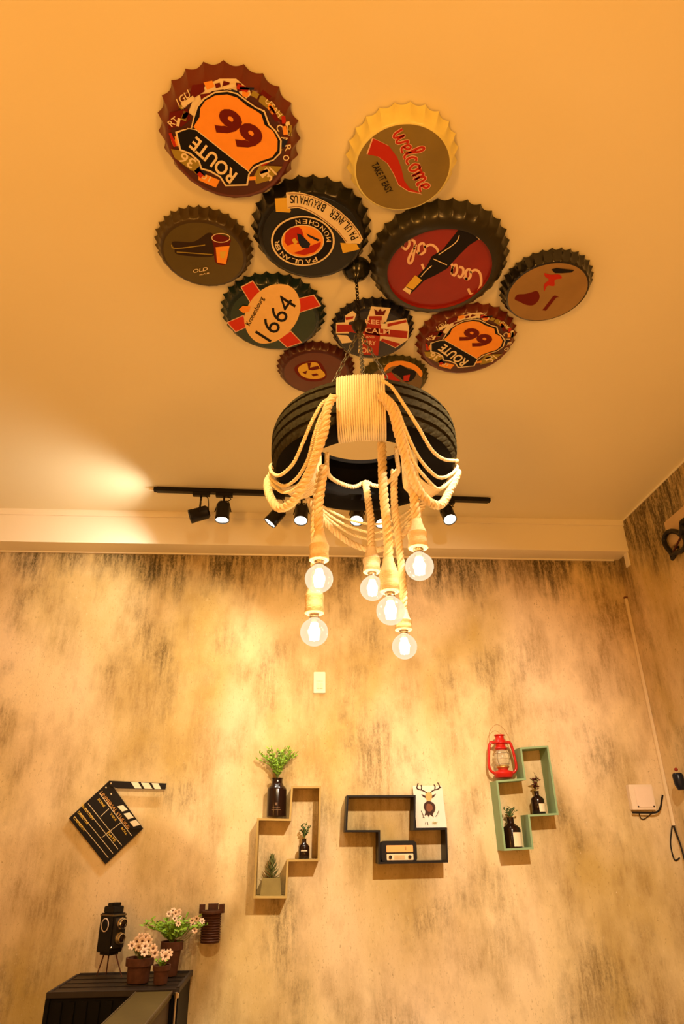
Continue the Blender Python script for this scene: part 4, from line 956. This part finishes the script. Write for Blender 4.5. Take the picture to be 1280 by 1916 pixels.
MB().box(X1-.026, X1-.002, Y0-.016, Y0-.0005, ZT-.20, ZT-.16).build('bar_clamp', CABE, t, bevel=.002)
# olive partition that runs towards the camera
t = thing('olive_partition', 'narrow olive-brown partition running out from the front of the black cabinet', 'partition', (-.64, 3.4, 0))
xa, xb = -.735, -.565
OLV = mat('olive leatherette', (.075, .052, .012), .6, var=.15)
MB().box(xa, xb, 2.7, Y0-.02, ZT-.035, ZT-.004).build('top_pad', OLV, t, bevel=.004)
MB().box(xa+.008, xb-.008, 2.7, Y0-.02, 0, ZT-.035).build('side_body', mat('brown side panel', (.05, .028, .012), .6), t)
for x_ in (xa-.003, xb-.003): MB().box(x_, x_+.006, 2.7, Y0-.02, ZT-.012, ZT-.002).build('piping', mat('grey brown piping', (.10, .07, .035), .5), t, bevel=.001)

# twin lens camera on a tripod
Zb = ZT-.001
cb = ay(206, 1781, 4.27); cb0 = Vector((cb.x, 4.27, cb.z))
t = thing('twin_lens_camera', 'vintage black twin-lens camera on a small tripod on the cabinet', 'camera', (cb.x, 4.27, ZT))
nf = Vector((.8, -.6, 0)); sf = Vector((.6, .8, 0))    # front direction, sideways
fr = frame(cb0, sf, -nf)   # local x sideways, local y backwards, z = up
if fr.col[2][2] < 0: fr = frame(cb0, -sf, -nf)
Hc = ay(206, 1708, 4.27).z-cb.z
MB().box(-.042, .042, -.045, .062, 0, Hc, fr).build('camera_body', mat('black leatherette', (.007, .005, .004), .6, var=.4, scale=120, bump=.3), t, bevel=.004)
MB().box(-.036, .036, -.030, .050, Hc, Hc+.032, fr).build('focusing_hood', mat('dark brown leather hood', (.014, .010, .007), .6, var=.3), t, bevel=.004)
MB().box(-.030, .030, -.012, .030, Hc+.032, Hc+.048, fr).build('hood_lid', BLACK, t, bevel=.003)
MB().box(-.044, .044, -.047, .064, Hc-.012, Hc-.004, fr).build('top_trim', mat('aged brass trim', (.16, .11, .06), .4, .6), t, bevel=.001)
MB().box(-.038, .038, -.056, -.045, .02, Hc-.02, fr).build('lens_board', mat('grey brown metal', (.03, .022, .016), .5, .3), t, bevel=.002)
for zz, nm, rr in ((Hc*.74, 'viewing_lens', .026), (Hc*.36, 'taking_lens', .026)):
    o_ = fr @ Vector((0, -.056, zz)); lf = frame(o_, sf, Vector((0, 0, 1)).cross(sf).cross(sf) if False else Vector((0, 0, 1)))
    lf = frame(o_, sf, (0, 0, 1))
    if Vector(lf.col[2][:3]).dot(nf) < 0: lf = frame(o_, -sf, (0, 0, 1))
    b = MB(); b.lathe([(rr*1.05, 0), (rr*1.05, .008), (rr*.9, .010), (rr*.9, .026), (rr*.78, .028), (rr*.72, .022)], lf, 24)
    ring_ = b.build(nm, CHROME if nm == 'viewing_lens' else mat('brass lens barrel', (.5, .38, .2), .3, .8), t, smooth=True)
    b = MB(); b.lathe([(rr*.74, .023), (rr*.4, .027), (.0001, .028)], lf, 20); b.build('lens_glass', BROWNG, ring_, smooth=True)
b = MB(); sidef = frame(fr @ Vector((-.042, .012, Hc*.70)), nf, (0, 0, 1))
if Vector(sidef.col[2][:3]).dot(fr.to_3x3() @ Vector((-1, 0, 0))) < 0: sidef = frame(fr @ Vector((-.042, .012, Hc*.70)), -nf, (0, 0, 1))
b.tube([sidef @ Vector((math.cos(q_)*.027, math.sin(q_)*.030, .004)) for q_ in np.linspace(0, 2*pi, 24, endpoint=False)], .003, 6, closed=True); b.build('focus_ring', mat('pale metal ring', (.75, .62, .55), .4, .3), t, smooth=True)
b = MB(); b.lathe([(.0001, .010), (.020, .010), (.022, 0)], sidef, 20); b.build('focus_knob', BLACKM, t, smooth=True)
b = MB(); b.ball(fr @ Vector((-.040, -.050, .025)), .006); b.build('flash_socket', CHROME, t, smooth=True)
MB().box(-.03, .03, -.03, .045, -.012, 0, fr).build('tripod_plate', BLACKM, t)
for (tx0, ty0), (bx, by, Yb_) in (((196, 1785), (181, 1823, 4.30)), ((204, 1785), (198.5, 1823, 4.33)), ((214.5, 1784), (228, 1829, 4.25))):
    p1 = az(bx, by, ZT) if False else ay(bx, by, Yb_); p1.z = ZT+.002
    b = MB(); b.tube([ay(tx0, ty0, 4.27)+Vector((0, 0, .012)), p1], [.0042, .0028], 7); b.build('tripod_leg', mat('red brown wood leg', (.10, .03, .015), .5), t, smooth=True)
    
# flower pots
TERR = mat('weathered terracotta', (.095, .036, .02), .75, var=.5, scale=35, bump=.4); PETAL = mat('pinkish white petal', (.86, .62, .46), .6, var=.1); EYEM = mat('brown flower eye', (.13, .05, .02), .7)
def pot(xc, yr0, yr1, yb, wr, wb, wf, Yp, label):
    """rim top / rim bottom / base heights and widths in photo points"""
    B = ay(xc, yb, Yp); s = (ay(xc+1, yb, Yp)-ay(xc, yb, Yp)).x
    B.z = ZT+.001; off = ay(xc, yb, Yp).z-B.z
    hz = lambda y: ay(xc, y, Yp).z-B.z
    t = thing('potted_flowers', label, 'plant', B)
    R1_, R2_, R3_ = wr*s/2, wb*s/2, wf*s/2; h1, h2 = hz(yr1), hz(yr0)
    b = MB(); b.lathe([(.0001, 0), (R3_, 0), (R3_*1.02, .004), (R2_, h1)], Matrix.Translation(B), 30); b.build('pot_body', TERR, t, smooth=True)
    b = MB(); b.lathe([(R2_*.9, h1), (R1_, h1), (R1_*1.02, h2), (R1_*.88, h2), (R1_*.86, h2-.02), (.0001, h2-.02)], Matrix.Translation(B), 30); b.build('pot_rim', TERR, t, smooth=True)
    return t, B, h2, s
def daisy(t, p, r, face):
    z = face.normalized(); fr = frame(p, z.orthogonal(), z.cross(z.orthogonal())); b = MB()
    for k in range(7):
        a = 2*pi*k/7; d = Vector((math.cos(a), math.sin(a), 0)); s_ = Vector((-math.sin(a), math.cos(a), 0))
        b.add([fr @ q for q in (d*r*.2, d*r*.6+s_*r*.30+Vector((0, 0, r*.12)), d*r+s_*r*.18+Vector((0, 0, r*.08)), d*r*1.04+Vector((0, 0, r*.1)), d*r-s_*r*.18+Vector((0, 0, r*.08)), d*r*.6-s_*r*.30+Vector((0, 0, r*.12)))], [(0, 1, 2, 3, 4, 5)])
    o = b.build('bloom', PETAL, t)
    b = MB(); b.lathe([(r*.30, 0), (r*.22, r*.14), (.0001, r*.18)], fr, 8); b.build('bloom_centre', EYEM, o)
def stems(t, B, h, pts):
    b = MB()
    for p in pts: b.tube(spline([B+Vector((0, 0, h-.02)), B.lerp(p, .6)+Vector((0, 0, .035)), p], .02), .0014, 4)
    b.build('stems', mat('green stem', (.12, .16, .03), .6), t)
C = lambda pts: crop(230, 1680, 8, pts)
CD = Vector((.1, -1, .15))
t, B, h, s = pot(317, 1761, 1777, 1824, 42, 36, 27, 4.27, 'tallest terracotta pot, at the back, with green leaves and small pink-white flowers')
pts = [ay(*C([q])[0], Y) for q, Y in (((790, 230), 4.24), ((830, 385), 4.20), ((775, 310), 4.22), ((750, 190), 4.26), ((840, 210), 4.26), ((1035, 340), 4.22), ((1105, 310), 4.24), ((1185, 350), 4.24), ((1075, 490), 4.22), ((1045, 400), 4.25), ((690, 240), 4.3), ((840, 300), 4.28))]
stems(t, B, h, pts)
for p in pts: daisy(t, p, .0155, CD+Vector((rnd.uniform(-.5, .5), 0, rnd.uniform(-.3, .6))))
leaf_spray(t, B+Vector((-.005, 0, h-.01)), 34, .135, .20, GRN, .032, .36, seed=11, dens=12, curl=.6)
t, B, h, s = pot(258, 1791, 1806, 1836, 52, 44, 40, 4.10, 'wide low brown pot with a cluster of pink-white daisies')
pts = [ay(*C([q])[0], Y) for q, Y in (((135, 712), 4.08), ((235, 735), 4.06), ((335, 722), 4.04), ((320, 810), 4.02), ((455, 755), 4.04), ((290, 645), 4.08), ((385, 645), 4.08), ((210, 650), 4.12), ((350, 590), 4.14), ((480, 830), 4.05), ((265, 590), 4.14))]
stems(t, B, h, pts)
for p in pts: daisy(t, p, .021, CD+Vector((rnd.uniform(-.3, .3), 0, rnd.uniform(-.2, .5))))
leaf_spray(t, B+Vector((0, 0, h-.02)), 10, .09, .07, mat('olive brown leaf', (.16, .12, .03), .6, var=.4, scale=60), .024, .5, seed=12, dens=6)
t, B, h, s = pot(300, 1805, 1815, 1840, 33, 28, 25, 4.05, 'smallest brown pot with one open pink flower, in front of the tall pot')
pts = [ay(*C([q])[0], Y) for q, Y in (((640, 870), 4.00), ((690, 830), 4.01), ((600, 820), 4.03))]
stems(t, B, h, pts)
for p, r_ in zip(pts, (.024, .02, .016)): daisy(t, p, r_, CD+Vector((rnd.uniform(-.3, .3), 0, .2)))
leaf_spray(t, B+Vector((0, 0, h-.015)), 8, .05, .045, GRN, .022, .5, seed=13, dens=5)
